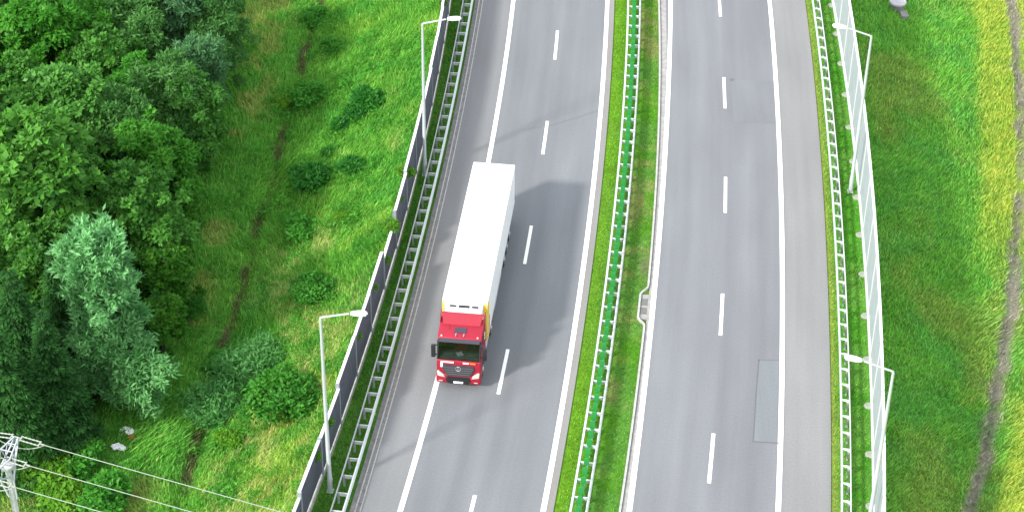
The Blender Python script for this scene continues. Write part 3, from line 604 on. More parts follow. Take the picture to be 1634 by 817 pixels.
sw = MB(); sw.tube([(-.62 + .23 * math.cos(t), 1.93 + .16 * math.sin(t), 2.22 - .13 * math.sin(t)) for t in np.linspace(0, 2 * math.pi, 20)], .018, 6, False); sw.build('steering_wheel', M['black'], T, smooth=True)
vis = MB().prism([(2.32, 3.16), (2.40, 3.20), (2.58, 3.10), (2.57, 3.06), (2.40, 3.12)], -1.14, 1.14).build('sun_visor', M['hatch'], T, bevel=.012, seg=1)
dfl = MB()
for (yb, zb, wb), (yt, zt, wt) in (((1.34, 3.36, 1.02), (.98, 3.92, 1.17)),):
    pass
pts = [(-1.02, 1.38, 3.37), (1.02, 1.38, 3.37), (1.17, 1.00, 3.90), (-1.17, 1.00, 3.90), (-1.02, 1.30, 3.36), (1.02, 1.30, 3.36), (1.17, .92, 3.90), (-1.17, .92, 3.90)]
dfl.v += [Vector(p) for p in pts]
for q in ((0, 1, 2, 3), (4, 7, 6, 5), (0, 4, 5, 1), (3, 2, 6, 7), (0, 3, 7, 4), (1, 5, 6, 2)): dfl.quad(*q)
dfl.build('roof_deflector', M['red'], T, bevel=.02, seg=2)
for s in (-1, 1): MB().prism([(.60, 1.2), (.60, 3.86), (.98, 3.86), (1.30, 3.40), (.98, 3.30), (.80, 1.2)], s * 1.19, s * 1.235).build('side_deflector', M['red'], T, bevel=.012, seg=1)
MB().box((.0, 1.82, 3.375), (.66, .42, .035), Matrix.Rotation(-R(5), 3, 'X')).build('roof_hatch', M['hatch'], T, bevel=.02, seg=2)
for s in (-1, 1):
    MB().lathe((s * 1.0, 2.26, 3.25), (0, 0, 1), [(0, .06), (.05, .055), (.07, .03)], 12).build('marker_lamp', M['lens'], T, smooth=True)
    MB().tube([(s * .22, 2.05, 3.33), (s * .22, 2.3, 3.33)], .025, 8).build('air_horn', M['chrome'], T, smooth=True)
MB().tube([(.62, 1.75, 3.34), (.60, 1.72, 3.62)], .012, 6).build('antenna', M['black'], T)
# front
def face_plate(name, outline, y, m, parent, th=.05, slope=0.0, bev=.012):
    """outline in (x, z) on the cab's front"""
    b_ = MB(); n_ = len(outline); b_.v = [Vector((x, y - slope * (z - 1), z)) for x, z in outline] + [Vector((x, y - th - slope * (z - 1), z)) for x, z in outline]
    b_.f = [tuple(range(n_)), tuple(range(2 * n_ - 1, n_ - 1, -1))]; b_.mi = [0, 0]
    for k in range(n_): b_.quad(k, n_ + k, n_ + (k + 1) % n_, (k + 1) % n_)
    return b_.build(name, m, parent, bevel=bev, seg=2)
grille = face_plate('grille', [(-.84, 1.66), (.84, 1.66), (.90, 1.48), (.66, .98), (-.66, .98), (-.90, 1.48)], 2.90, M['grille'], T, .12, .07)
gm = mat('grille_bar_grey', (.085, .09, .10), .4)
for k in range(4): MB().box((0, 2.905 - .009 * k, 1.10 + .145 * k), (1.28 + .12 * k, .03, .03)).build('grille_bar', gm, grille, bevel=.006, seg=1)
em = MB(); c0 = Vector((0, 2.90, 1.50))
em.tube([c0 + Vector((.15 * math.cos(t), 0, .15 * math.sin(t))) for t in np.linspace(0, 2 * math.pi, 25)], .018, 6, False)
for k in range(3):
    t = math.pi / 2 + k * 2 * math.pi / 3; em.bar(c0, c0 + Vector((.14 * math.cos(t), 0, .14 * math.sin(t))), .035, .02, (0, 1, 0))
em.build('emblem', M['chrome'], grille)
bp = MB().prism([(2.35, .36), (2.80, .36), (2.90, .50), (2.90, .80), (2.84, 1.02), (2.35, 1.02)], -1.235, 1.235); bumper = bp.build('bumper', M['red'], T, bevel=.07, seg=3, smooth=True)
face_plate('air_intake', [(-.62, .92), (.62, .92), (.72, .66), (.50, .42), (-.50, .42), (-.72, .66)], 2.915, M['black'], bumper, .06)
MB().box((.0, 2.93, .55), (.54, .015, .13)).build('number_plate', M['paper'], bumper, bevel=.003, seg=1)
for s in (-1, 1):
    face_plate('headlight', [(s * .74, .84), (s * 1.16, .94), (s * 1.19, 1.22), (s * 1.10, 1.26), (s * .80, 1.02)], 2.925, M['lens'], T, .12, .06, .025)
    MB().box((s * .98, 2.90, .58), (.22, .03, .06)).build('fog_lamp', M['lens'], bumper, bevel=.01, seg=1)
    m_ = MB().box((s * 1.42, 2.58, 2.42), (.24, .18, .85)); mirror = m_.build('mirror', M['black'], T, bevel=.05, seg=2, smooth=True)
    MB().bar((s * 1.2, 2.45, 2.76), (s * 1.38, 2.52, 2.74), .05).bar((s * 1.2, 2.50, 2.12), (s * 1.38, 2.52, 2.12), .05).build('mirror_arm', M['black'], mirror)
    MB().box((s * 1.16, 2.1, .62), (.12, .6, .5)).build('step_panel', M['redd'], T, bevel=.02, seg=1)
MB().box((.62, 2.803, 1.86), (.72, .016, .085)).box((.93, 2.815, 1.66), (.13, .016, .34)).build('white_sticker', M['paper'], T)
MB().box((-.42, 2.803, 1.86), (.34, .016, .09)).build('white_sticker', M['paper'], T); MB().box((-.80, 2.803, 1.86), (.30, .016, .09)).build('orange_sticker', M['orange'], T)
wp = MB()
for x0 in (-.7, .05): wp.bar((x0, 2.755, 2.03), (x0 + .62, 2.72, 2.16), .018)
wp.build('wiper', M['black'], T)
s_ = MB()
for k, (yy, zz, l) in enumerate(((1.05, 2.6, .5), (1.02, 2.42, .36), (1.05, 2.24, .46))): s_.bar((-1.232, yy - l / 2 + .05, zz), (-1.232, yy + l / 2 - .1, zz + .12), .012, .09)
s_.build('side_lettering', M['paper'], T)

# ================================================================== VEGETATION
def quads(P_, U, Wd, col):
    """leaf cards: base P, along U, half-width Wd"""
    n = len(P_); V = np.empty((n, 4, 3)); V[:, 0] = P_; V[:, 1] = P_ + U * .45 + Wd; V[:, 2] = P_ + U; V[:, 3] = P_ + U * .45 - Wd
    F = np.arange(n * 4).reshape(n, 4); C = np.repeat(col, 4, axis=0); return V.reshape(-1, 3), F, C
def unit(a): return a / np.maximum(np.linalg.norm(a, axis=-1, keepdims=True), 1e-6)
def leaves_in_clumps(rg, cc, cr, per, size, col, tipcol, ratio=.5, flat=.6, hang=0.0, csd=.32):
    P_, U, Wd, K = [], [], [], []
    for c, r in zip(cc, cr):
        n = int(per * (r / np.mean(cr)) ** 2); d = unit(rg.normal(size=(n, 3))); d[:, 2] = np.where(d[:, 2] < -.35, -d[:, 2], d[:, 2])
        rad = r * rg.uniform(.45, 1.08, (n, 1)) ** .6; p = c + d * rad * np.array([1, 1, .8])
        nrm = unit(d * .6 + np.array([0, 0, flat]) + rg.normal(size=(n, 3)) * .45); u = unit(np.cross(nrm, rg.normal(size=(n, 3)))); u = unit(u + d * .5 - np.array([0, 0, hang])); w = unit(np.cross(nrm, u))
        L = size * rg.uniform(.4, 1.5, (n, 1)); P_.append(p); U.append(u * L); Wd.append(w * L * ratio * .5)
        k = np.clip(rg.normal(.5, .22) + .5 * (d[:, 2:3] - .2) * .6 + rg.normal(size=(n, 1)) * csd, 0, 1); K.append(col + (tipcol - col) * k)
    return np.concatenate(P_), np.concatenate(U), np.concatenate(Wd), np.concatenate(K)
PROTO = {}
def limb_mesh(rg, h, cc, r0, base=0.0):
    b = MB(); b.tube([(0, 0, -.4), (.05, 0, h * .25), (-.06, .05, h * .5), (.05, -.03, h * .72), (0, 0, h * .92)], [r0 * 1.25, r0, r0 * .8, r0 * .5, r0 * .15], 8)
    for c in cc:
        s = Vector((0, 0, min(h * .75, max(.25 * h, c[2] * rg.uniform(.4, .7))))); e = Vector(c); m_ = s.lerp(e, .5) + Vector((0, 0, .1 * (e - s).length)); b.tube([s, m_, e], [r0 * .36, r0 * .22, r0 * .06], 5)
    return b
def make_broad(key, seed, h, r, n, per, size, col, tip, r0=.18, ratio=.6, low=.05, cr_=.34):
    rg = np.random.default_rng(seed); d = unit(rg.normal(size=(n, 3))); d[:, 2] = np.where(d[:, 2] < -.5, -d[:, 2], d[:, 2]); rr = rg.uniform(.45, .95, (n, 1))
    zc = h * (low + 1) / 2; cc = d * rr * np.array([r, r, h * (1 - low) / 2 * 1.0]) * rg.uniform(.85, 1.1, (n, 1)) + np.array([0, 0, zc]); cr = r * cr_ * rg.uniform(.65, 1.25, n)
    d2 = unit(rg.normal(size=(n, 3)) + np.array([0, 0, .35])); sp = np.array([0, 0, zc]) + d2 * np.array([r, r, h * (1 - low) / 2]) * rg.uniform(1.0, 1.22, (n, 1)); cc = np.concatenate([cc, sp]); cr = np.concatenate([cr, r * rg.uniform(.09, .18, n)])
    P_, U, Wd, K = leaves_in_clumps(rg, cc, cr, per, size, np.array(col), np.array(tip), ratio)
    root = empty('tree'); V, F, C = quads(P_, U, Wd, K); np_mesh('crown', V, F, C, M['leaf'], root); limb_mesh(rg, h, np.concatenate([cc[: 9], cc[-9:]]), r0).build('trunk', M['bark'], root, smooth=True); PROTO[key] = root
def make_willow(key, seed, tiers, n, per, size, col, tip, r0=.16):
    """pale tree of long shoots: tiers of (centre, radii)"""
    rg = np.random.default_rng(seed); P_, U, Wd, K, heads = [], [], [], [], []
    for (c, rad, cnt) in tiers:
        for _ in range(cnt):
            d = unit(rg.normal(size=3)); d[2] = abs(d[2]) if d[2] < -.45 else d[2]; e = np.array(c) + d * np.array(rad) * rg.uniform(.65, 1.12); s = np.array(c) * np.array([.6, .6, .8]) + d * np.array(rad) * .2; heads.append(e)
            t = np.sort(rg.uniform(.25, 1, per)); L = np.linalg.norm(e - s); p = s + (e - s) * t[:, None]; p[:, 2] += .18 * L * np.sin(t * 2.6) - .12 * L * t ** 2; spread = .15 + .28 * np.sin(np.pi * np.clip(t, 0, .93)); p = p + rg.normal(size=(per, 3)) * spread[:, None] * .6
            ax = unit(e - s); u = unit(ax * .7 + rg.normal(size=(per, 3)) * .65 + np.array([0, 0, -.15])); nr = unit(rg.normal(size=(per, 3)) + np.array([0, 0, .8])); w = unit(np.cross(nr, u)); l = size * rg.uniform(.6, 1.3, (per, 1))
            P_.append(p); U.append(u * l); Wd.append(w * l * .14); k = np.clip(rg.normal(.5, .2) + rg.normal(size=(per, 1)) * .28, 0, 1); K.append(np.array(col) + (np.array(tip) - np.array(col)) * k)
    root = empty('tree'); V, F, C = quads(np.concatenate(P_), np.concatenate(U), np.concatenate(Wd), np.concatenate(K)); np_mesh('crown', V, F, C, M['leaf'], root)
    hh = max(e[2] for e in heads); limb_mesh(rg, hh, heads[:: max(1, len(heads) // 16)], r0).build('trunk', M['bark'], root, smooth=True); PROTO[key] = root
def make_spruce(key, seed, h, r, col, tip):
    rg = np.random.default_rng(seed); P_, U, Wd, K = [], [], [], []
    z = .8
    while z < h * .985:
        R_ = r * (1 - z / h) ** .8 + .12; nb = int(7 + 6 * (1 - z / h))
        for k in range(nb):
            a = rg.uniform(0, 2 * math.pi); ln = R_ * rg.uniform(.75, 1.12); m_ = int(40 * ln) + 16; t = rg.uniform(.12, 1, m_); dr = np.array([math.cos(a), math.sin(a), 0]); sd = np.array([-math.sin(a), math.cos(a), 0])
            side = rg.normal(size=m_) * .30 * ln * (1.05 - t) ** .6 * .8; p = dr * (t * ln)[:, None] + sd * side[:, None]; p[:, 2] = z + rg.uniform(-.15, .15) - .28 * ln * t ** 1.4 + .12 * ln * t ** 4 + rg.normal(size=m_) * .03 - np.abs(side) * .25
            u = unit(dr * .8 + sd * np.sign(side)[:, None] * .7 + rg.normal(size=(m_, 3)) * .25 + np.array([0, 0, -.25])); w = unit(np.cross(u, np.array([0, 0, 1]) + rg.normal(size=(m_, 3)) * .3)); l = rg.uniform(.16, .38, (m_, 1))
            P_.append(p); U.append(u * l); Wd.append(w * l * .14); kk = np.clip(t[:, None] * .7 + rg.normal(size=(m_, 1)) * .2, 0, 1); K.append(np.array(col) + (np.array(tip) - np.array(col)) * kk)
        z += .30 + .1 * rg.random()
    root = empty('tree'); V, F, C = quads(np.concatenate(P_), np.concatenate(U), np.concatenate(Wd), np.concatenate(K)); np_mesh('crown', V, F, C, M['needle'], root)
    MB().tube([(0, 0, -.4), (0, 0, h * .5), (0, 0, h)], [.17, .1, .02], 8).build('trunk', M['bark'], root, smooth=True); PROTO[key] = root
def make_bush(key, seed, r, h, n, per, size, col, tip, ratio=.55, mat_='leaf'):
    rg = np.random.default_rng(seed); a = rg.uniform(0, 2 * math.pi, n); q = np.sqrt(rg.uniform(0, 1, n)) * .8; cc = np.stack([r * q * np.cos(a), r * q * np.sin(a), h * (.75 - .45 * q ** 2) * rg.uniform(.55, 1.0, n)], -1); cr = r * .38 * rg.uniform(.6, 1.25, n)
    P_, U, Wd, K = leaves_in_clumps(rg, cc, cr, per, size, np.array(col), np.array(tip), ratio); V, F, C = quads(P_, U, Wd, K); root = empty('bush'); np_mesh('foliage', V, F, C, M[mat_], root)
    b = MB()
    for c in cc[:9]: b.tube([(c[0] * .2, c[1] * .2, -.25), (c[0] * .7, c[1] * .7, c[2] * .6), tuple(c)], [.03, .02, .008], 5)
    b.build('stems', M['bark'], root); PROTO[key] = root
def make_reed(key, seed, r, h, n, col, tip):
    rg = np.random.default_rng(seed); a = rg.uniform(0, 2 * math.pi, n); q = np.sqrt(rg.uniform(0, 1, n)) * r; p = np.stack([q * np.cos(a), q * np.sin(a), np.zeros(n) - .1], -1); hh = h * rg.uniform(.5, 1.1, n) * (1 - .35 * (q / r) ** 2); lean = rg.normal(size=(n, 2)) * .35
    k = np.clip(rg.normal(.5, .3, (n, 1)), 0, 1); K = np.array(col) + (np.array(tip) - np.array(col)) * k
    st = np.stack([lean[:, 0] * hh, lean[:, 1] * hh, hh], -1); w = unit(np.stack([-st[:, 1] - .1, st[:, 0] + .2, st[:, 0] * 0], -1)) * .03
    parts = [quads(p, st, w, K)]
    m_ = 7                                              # leaves along each stem
    t = rg.uniform(.25, 1, (n, m_)); pp = (p[:, None] + st[:, None] * t[..., None]).reshape(-1, 3); u = unit(rg.normal(size=(n * m_, 3)) + np.array([0, 0, .1])); L = .30 * rg.uniform(.6, 1.3, (n * m_, 1)); wv = unit(np.cross(u, np.array([0, 0, 1.0]) + .4 * rg.normal(size=(n * m_, 3))))
    parts.append(quads(pp, u * L, wv * L * .13, np.repeat(K, m_, 0) * rg.uniform(.75, 1.2, (n * m_, 1))))
    V = np.concatenate([a_[0] for a_ in parts]); off = 0; Fs = []
    for a_ in parts: Fs.append(a_[1] + off); off += len(a_[0])
    root = empty('bush'); np_mesh('foliage', V, np.concatenate(Fs), np.concatenate([a_[2] for a_ in parts]), M['leaf'], root); PROTO[key] = root

G1, G1t = (.038, .150, .018), (.112, .325, .045)
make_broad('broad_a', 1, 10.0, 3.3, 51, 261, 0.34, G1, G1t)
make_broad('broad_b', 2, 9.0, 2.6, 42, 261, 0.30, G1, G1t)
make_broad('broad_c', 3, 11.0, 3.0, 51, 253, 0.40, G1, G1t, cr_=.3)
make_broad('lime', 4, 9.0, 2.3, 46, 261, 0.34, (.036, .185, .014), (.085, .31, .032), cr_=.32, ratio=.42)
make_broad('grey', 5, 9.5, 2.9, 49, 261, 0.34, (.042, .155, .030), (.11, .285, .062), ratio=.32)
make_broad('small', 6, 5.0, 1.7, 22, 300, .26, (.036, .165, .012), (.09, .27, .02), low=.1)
SW, SWt = (.075, .25, .070), (.25, .56, .22)
make_willow('willow_tall', 7, [((0, 0, 9.0), (2.3, 2.3, 2.2), 60), ((0, 0, 6.6), (2.6, 2.6, 2.0), 46), ((.3, .1, 4.2), (2.6, 2.4, 1.9), 34)], 0, 230, .42, SW, SWt)
make_willow('willow_low', 8, [((-.6, 0, 4.2), (2.2, 2.2, 1.7), 46), ((2.5, -.2, 3.0), (2.3, 1.8, 1.6), 32), ((-1.8, -.4, 1.9), (1.6, 1.5, 1.3), 26), ((1.1, -.6, 1.4), (1.9, 1.3, 1.1), 26)], 0, 220, .40, (.06, .22, .055), (.21, .48, .17))
make_willow('willow_grey', 9, [((0, 0, 7.2), (2.2, 2.2, 2.0), 52), ((.4, 0, 4.6), (2.4, 2.4, 2.2), 44)], 0, 220, .40, (.04, .135, .05), (.12, .28, .11))
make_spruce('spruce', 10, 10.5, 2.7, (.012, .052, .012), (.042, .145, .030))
make_bush('bush_a', 11, 1.25, 1.3, 16, 190, .22, (.035, .185, .018), (.075, .30, .03))
make_bush('bush_b', 12, 1.9, 2.0, 26, 220, .24, (.028, .155, .016), (.065, .26, .026))
make_bush('bush_light', 13, 1.1, 1.0, 14, 180, .20, (.07, .24, .012), (.14, .33, .025))
make_bush('bush_dark', 14, 1.1, 1.0, 15, 200, .30, (.022, .145, .020), (.055, .26, .03), ratio=.35)
make_bush('climber', 15, .55, .85, 16, 120, .16, (.05, .20, .012), (.13, .30, .03))
make_reed('reed', 16, 1.6, 1.5, 420, (.06, .23, .05), (.14, .38, .10))
used = set()
def plant(key, px_, py_, up, label, name, cat, group, scale=1.0, rz=0.0, tint=(1, 1, 1), loc=None, sz=None):
    """px_, py_: where the crown's middle shows; up: its height above the ground"""
    o = PROTO[key] if key not in used else copy_tree(PROTO[key]); used.add(key)
    x, y, z = ground_at(px_, py_, up) if loc is None else loc
    o.name = name; o.location = (x, y, z); o.rotation_euler = (0, 0, rz); o.scale = (scale, scale, scale * (sz or 1)); tag(o, label, cat, group)
    for ch in o.children:
        ch.name = ch.name.split('.')[0]
        ch.color = (*tint, 1)
    return o
gT = 'trees of the wood beside the embankment'
TREES = [
 # key, px, py, up, scale, rz, tint, name, label
 ('willow_tall', 160, 470, 6.5, 1.0, .4, (1.05, 1.05, 1.05), 'willow_tree', 'tall silvery willow, palest crown in the wood'),
 ('willow_low', 190, 590, 2.6, 1.0, -.5, (1.00, 1.00, 1.00), 'willow_tree', 'lower spreading silvery willow in front of the tall pale one, near the litter'),
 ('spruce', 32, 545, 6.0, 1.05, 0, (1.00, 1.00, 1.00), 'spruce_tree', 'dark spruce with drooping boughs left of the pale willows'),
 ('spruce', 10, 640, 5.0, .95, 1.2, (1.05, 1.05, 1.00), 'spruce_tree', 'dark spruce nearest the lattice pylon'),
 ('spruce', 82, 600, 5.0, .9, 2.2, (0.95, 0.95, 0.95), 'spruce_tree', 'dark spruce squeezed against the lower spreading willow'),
 ('broad_c', 55, 320, 7.5, 1.18, 0, (1.00, 1.00, 0.95), 'broadleaf_tree', 'big leafy green tree at the left edge, broadest crown in the wood'),
 ('lime', 243, 262, 6.0, .98, .7, (1.05, 1.00, 1.00), 'broadleaf_tree', 'bright light green tree at the wood edge facing the lorry'),
 ('small', 160, 345, 4.0, 1.1, 0, (1.00, 1.00, 0.95), 'broadleaf_tree', 'small vivid green tree above the tall silvery willow'),
 ('broad_a', 108, 185, 7.0, .95, .3, (0.97, 0.98, 1.10), 'broadleaf_tree', 'rounded mid green tree with dark gaps, behind the broadest crown'),
 ('lime', 70, 70, 6.5, 1.15, 1.9, (0.97, 1.00, 0.95), 'broadleaf_tree', 'lime green tree in the upper left with feathery sprays'),
 ('lime', 222, 125, 6.5, .85, 3.0, (0.92, 0.97, 0.95), 'broadleaf_tree', 'narrow bright green tree among dull green crowns near the top of the wood'),
 ('lime', 135, 40, 6.5, .95, 4.1, (1.00, 1.00, 0.92), 'broadleaf_tree', 'yellow-green tree in the upper left, right of the lime green feathery one'),
 ('grey', 185, 215, 6.0, .9, 1.1, (0.95, 0.97, 0.95), 'broadleaf_tree', 'dull dark green tree behind the bright tree at the wood edge'),
 ('willow_grey', 285, 30, 6.0, 1.0, 0, (1.00, 1.00, 1.00), 'willow_tree', 'greyish green willow at the top of the wood'),
 ('willow_grey', 322, 120, 5.0, .85, 2.0, (1.15, 1.15, 1.10), 'willow_tree', 'silvery willow leaning out over the grass with pale shoots'),
 ('grey', 205, 15, 6.5, 1.0, .2, (0.92, 0.95, 0.97), 'broadleaf_tree', 'grey-green tree at the top edge left of the greyish willow'),
 ('grey', 30, 15, 6.5, 1.05, 2.6, (0.97, 1.00, 1.00), 'broadleaf_tree', 'bluish green tree in the top left corner'),
 ('grey', 262, 165, 5.0, .85, 3.3, (0.95, 0.97, 0.97), 'broadleaf_tree', 'dusky green tree between the narrow bright tree and the leaning willow'),
 ('broad_b', 10, 150, 6.0, .95, .9, (0.92, 0.95, 0.95), 'broadleaf_tree', 'dark green tree at the left edge under the lime green crown'),
 ('broad_b', 60, 440, 5.5, .95, 2.2, (0.95, 0.95, 0.95), 'broadleaf_tree', 'deep green tree between the broadest crown and the dark spruces'),
 ('broad_b', 225, 365, 4.5, .95, 3.4, (0.95, 0.98, 1.00), 'broadleaf_tree', 'mid green tree right of the small vivid tree'),
 ('broad_b', 120, 275, 5.5, .85, 4.4, (0.92, 0.95, 0.97), 'broadleaf_tree', 'shaded green tree in the middle of the wood, right of the broadest crown'),
 ('small', 270, 455, 2.4, .95, 1.4, (0.83, 0.86, 0.95), 'broadleaf_tree', 'low dark green tree right of the tall silvery willow'),
 ('small', 285, 350, 2.4, .85, 2.4, (0.89, 0.92, 0.97), 'broadleaf_tree', 'low green tree at the wood edge below the bright light green one'),
 ('small', 255, 520, 2.2, .8, 5.0, (0.81, 0.85, 0.95), 'broadleaf_tree', 'dim green sapling behind the lower spreading willow'),
 ('broad_a', 5, 430, 6.0, .8, 4.2, (0.86, 0.89, 0.89), 'broadleaf_tree', 'gloomy green tree at the left edge above the spruces'),
 ('broad_b', 340, 5, 5.0, .8, 1.0, (0.83, 0.88, 0.89), 'broadleaf_tree', 'dark green tree at the top right end of the wood'),
 ('broad_b', 300, 200, 3.6, .8, 2.2, (0.86, 0.90, 0.95), 'broadleaf_tree', 'dark low tree at the wood edge under the leaning willow'),
 ('grey', 340, 60, 4.5, .8, 1.2, (0.85, 0.89, 0.89), 'broadleaf_tree', 'dusky tree behind the greyish willow near the top of the wood edge'),
 ('broad_b', 165, 110, 5.5, .9, 2.9, (0.92, 0.95, 0.95), 'broadleaf_tree', 'green tree between the narrow bright tree and the yellow-green one'),
 ('grey', 215, 65, 5.5, .85, 5.2, (0.92, 0.95, 0.92), 'broadleaf_tree', 'dull green tree just above the narrow bright tree'),
 ('broad_a', 30, 220, 6.0, .85, 3.9, (0.95, 0.97, 0.97), 'broadleaf_tree', 'green tree at the left edge above the broadest crown'),
 ('small', 240, 215, 3.5, 1.0, 4.4, (0.89, 0.93, 0.95), 'broadleaf_tree', 'small green tree tucked behind the bright light green one'),
 ('broad_b', 110, 400, 4.5, .8, 5.4, (0.92, 0.96, 0.95), 'broadleaf_tree', 'green tree left of the tall silvery willow top'),
 ('spruce', 95, 500, 5.0, .85, 4.0, (0.92, 0.92, 0.92), 'spruce_tree', 'dark spruce half hidden behind the tall silvery willow'),
 ('spruce', 48, 655, 3.4, .7, 5.0, (0.97, 0.97, 0.97), 'spruce_tree', 'short dark spruce above the pylon insulators'),
 ('broad_a', -60, 60, 6.0, 1.1, 1.0, (0.95, 0.95, 0.95), 'broadleaf_tree', None), ('broad_c', -75, 250, 6.5, 1.0, 2.0, (0.95, 0.95, 0.95), 'broadleaf_tree', None), ('spruce', -60, 560, 6.0, 1.0, 3.0, (1.00, 1.00, 1.00), 'spruce_tree', None),
 ('broad_b', 60, -70, 6.0, 1.0, .5, (0.95, 0.95, 0.95), 'broadleaf_tree', None), ('grey', 160, -70, 6.0, 1.0, 1.5, (0.95, 0.95, 0.95), 'broadleaf_tree', None), ('broad_a', 270, -80, 6.0, .9, 2.5, (0.92, 0.95, 0.95), 'broadleaf_tree', None),
]
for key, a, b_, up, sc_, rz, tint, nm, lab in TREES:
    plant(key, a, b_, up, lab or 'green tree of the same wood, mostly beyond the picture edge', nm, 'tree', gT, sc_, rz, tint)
gB = 'bushes on the grass embankment'
BUSHES = [
 ('bush_dark', 588, 152, .8, 1.15, 0, 'dark leafy clump high on the slope below the upper barrier lamp'), ('bush_dark', 566, 178, .5, .9, 1, 'dark leafy clump hugging the left of the highest slope clump'),
 ('bush_dark', 540, 196, .5, .75, 2, 'small dark clump beside dry straw on the upper slope'), ('bush_a', 492, 148, .8, 1.0, .5, 'rounded green bush near the upper furrow'),
 ('bush_dark', 490, 285, .7, 1.25, 3, 'broad dark green clump in the middle of the slope'), ('bush_dark', 563, 266, .5, .85, 4, 'dark clump above a straw patch, right of the broad middle clump'),
 ('bush_a', 480, 362, .7, 1.0, 1.4, 'green bush level with the lorry trailer, below the broad middle clump'), ('bush_b', 502, 456, .9, .72, 2.4, 'round dark bush left of the lower lamp head'),
 ('bush_b', 446, 640, 1.0, 1.15, .3, 'largest round bush on the slope, left of the lower lamp post'), ('bush_light', 362, 696, .5, .75, .1, 'small bright yellow-green bush beside the furrow'),
 ('bush_a', 342, 572, .6, .7, 4, 'small leafy bush left of the furrow above the grey-green reeds'), ('reed', 392, 590, .7, 1.15, 0, 'grey-green reedy clump uphill of the furrow'),
 ('reed', 345, 640, .7, 1.1, 1.7, 'pale reedy clump at the furrow beside the small bright bush'), ('reed', 420, 560, .6, .85, 2.7, 'loose reedy clump above the largest round bush'),
 ('bush_a', 527, 70, .6, .7, 5, 'small green bush near the top edge of the slope'), ('bush_a', 505, 25, .7, .9, .8, 'green bush at the very top of the slope'), ('bush_light', 452, 160, .5, .7, 2, 'low light green tuft left of the rounded bush by the furrow'),
 ('bush_light', 548, 345, .3, .55, 3.3, 'tiny light tuft near the trailer-level straw patch'), ('bush_dark', 520, 240, .4, .5, 2, 'tiny dark tuft between straw patches mid slope'),
 ('bush_light', 62, 750, .8, 1.5, 0, 'yellow-green bush at the pylon foot'), ('bush_a', 170, 795, .8, 1.35, 1, 'dark green bush at the bottom edge under the middle cable'), ('bush_light', 105, 800, .8, 1.3, 2.2, 'lime bush at the bottom edge right of the pylon'),
 ('bush_a', 60, 700, .7, 1.2, 3, 'green bush under the pylon insulators'), ('bush_a', 130, 735, .6, 1.1, 4, 'green bush between the pylon and the litter'), ('bush_b', 300, 490, .6, .55, 1, 'dim low bush at the foot of the wood'), ('bush_a', 300, 250, .6, .9, 1, 'dark low bush where the wood meets the grass by the bright tree'),
 ('bush_a', 330, 190, .6, .8, 2, 'dark low bush under the leaning willow shoots'),
]
RING = []; _rr = random.Random(9)
for key, a, b_, up, sc_, rz, lab in BUSHES:
    o = plant(key, a, b_, up, lab, 'reed_clump' if key == 'reed' else 'bush', 'bush', gB, sc_, rz)
    for _ in range(16):
        t_ = _rr.uniform(0, 6.283); q_ = sc_ * _rr.uniform(.7, 1.9); RING.append((o.location.x + q_ * math.cos(t_), o.location.y + q_ * math.sin(t_) * 1.2))
CL = [(638, 318, 103.3, 'climbing greenery heaped over the cap beside the trailer rear'), (622, 352, 100.6, None), (612, 392, 98.0, 'greenery spilling over the barrier step level with the trailer middle'), (601, 420, 95.4, None),
      (703, 52, 124.0, 'single green tuft on the barrier cap near the upper lamp head'), (585, 470, 92.2, 'green tuft on the barrier behind the lower lamp head'), (552, 560, 87.6, 'green tuft on the barrier cap beside the lower lamp post'), (503, 700, 80.6, 'greenery over the lowest barrier steps'), (486, 760, 78.2, 'greenery at the barrier end by the bottom edge')]
for i, (a, b_, Y, lab) in enumerate(CL):
    if lab is None: lab = 'leafy climber on the barrier between the two larger spills of greenery' if i == 1 else 'leafy climber just below the larger spill level with the trailer middle'
    p = barL.p(Y, -.12); hgt = bay_height(Y) - .45
    o = plant('climber', 0, 0, 0, lab, 'climbing_plant', 'climber', 'plants climbing the dark noise barrier', (.95, .6, 1.0, .7, .55, .55, .55, .75, .7)[i], i * 1.1, (1, 1, 1), loc=(p[0], p[1], hgt - .25), sz=1.0)
    st_ = MB().tube([(p[0] - .1, p[1], -.3), (p[0] - .12, p[1] + .1, hgt * .5), (p[0], p[1], hgt + .2)], .025, 5).build('vine_stem', M['bark']); st_.parent = o; st_.matrix_parent_inverse = o.matrix_basis.inverted()

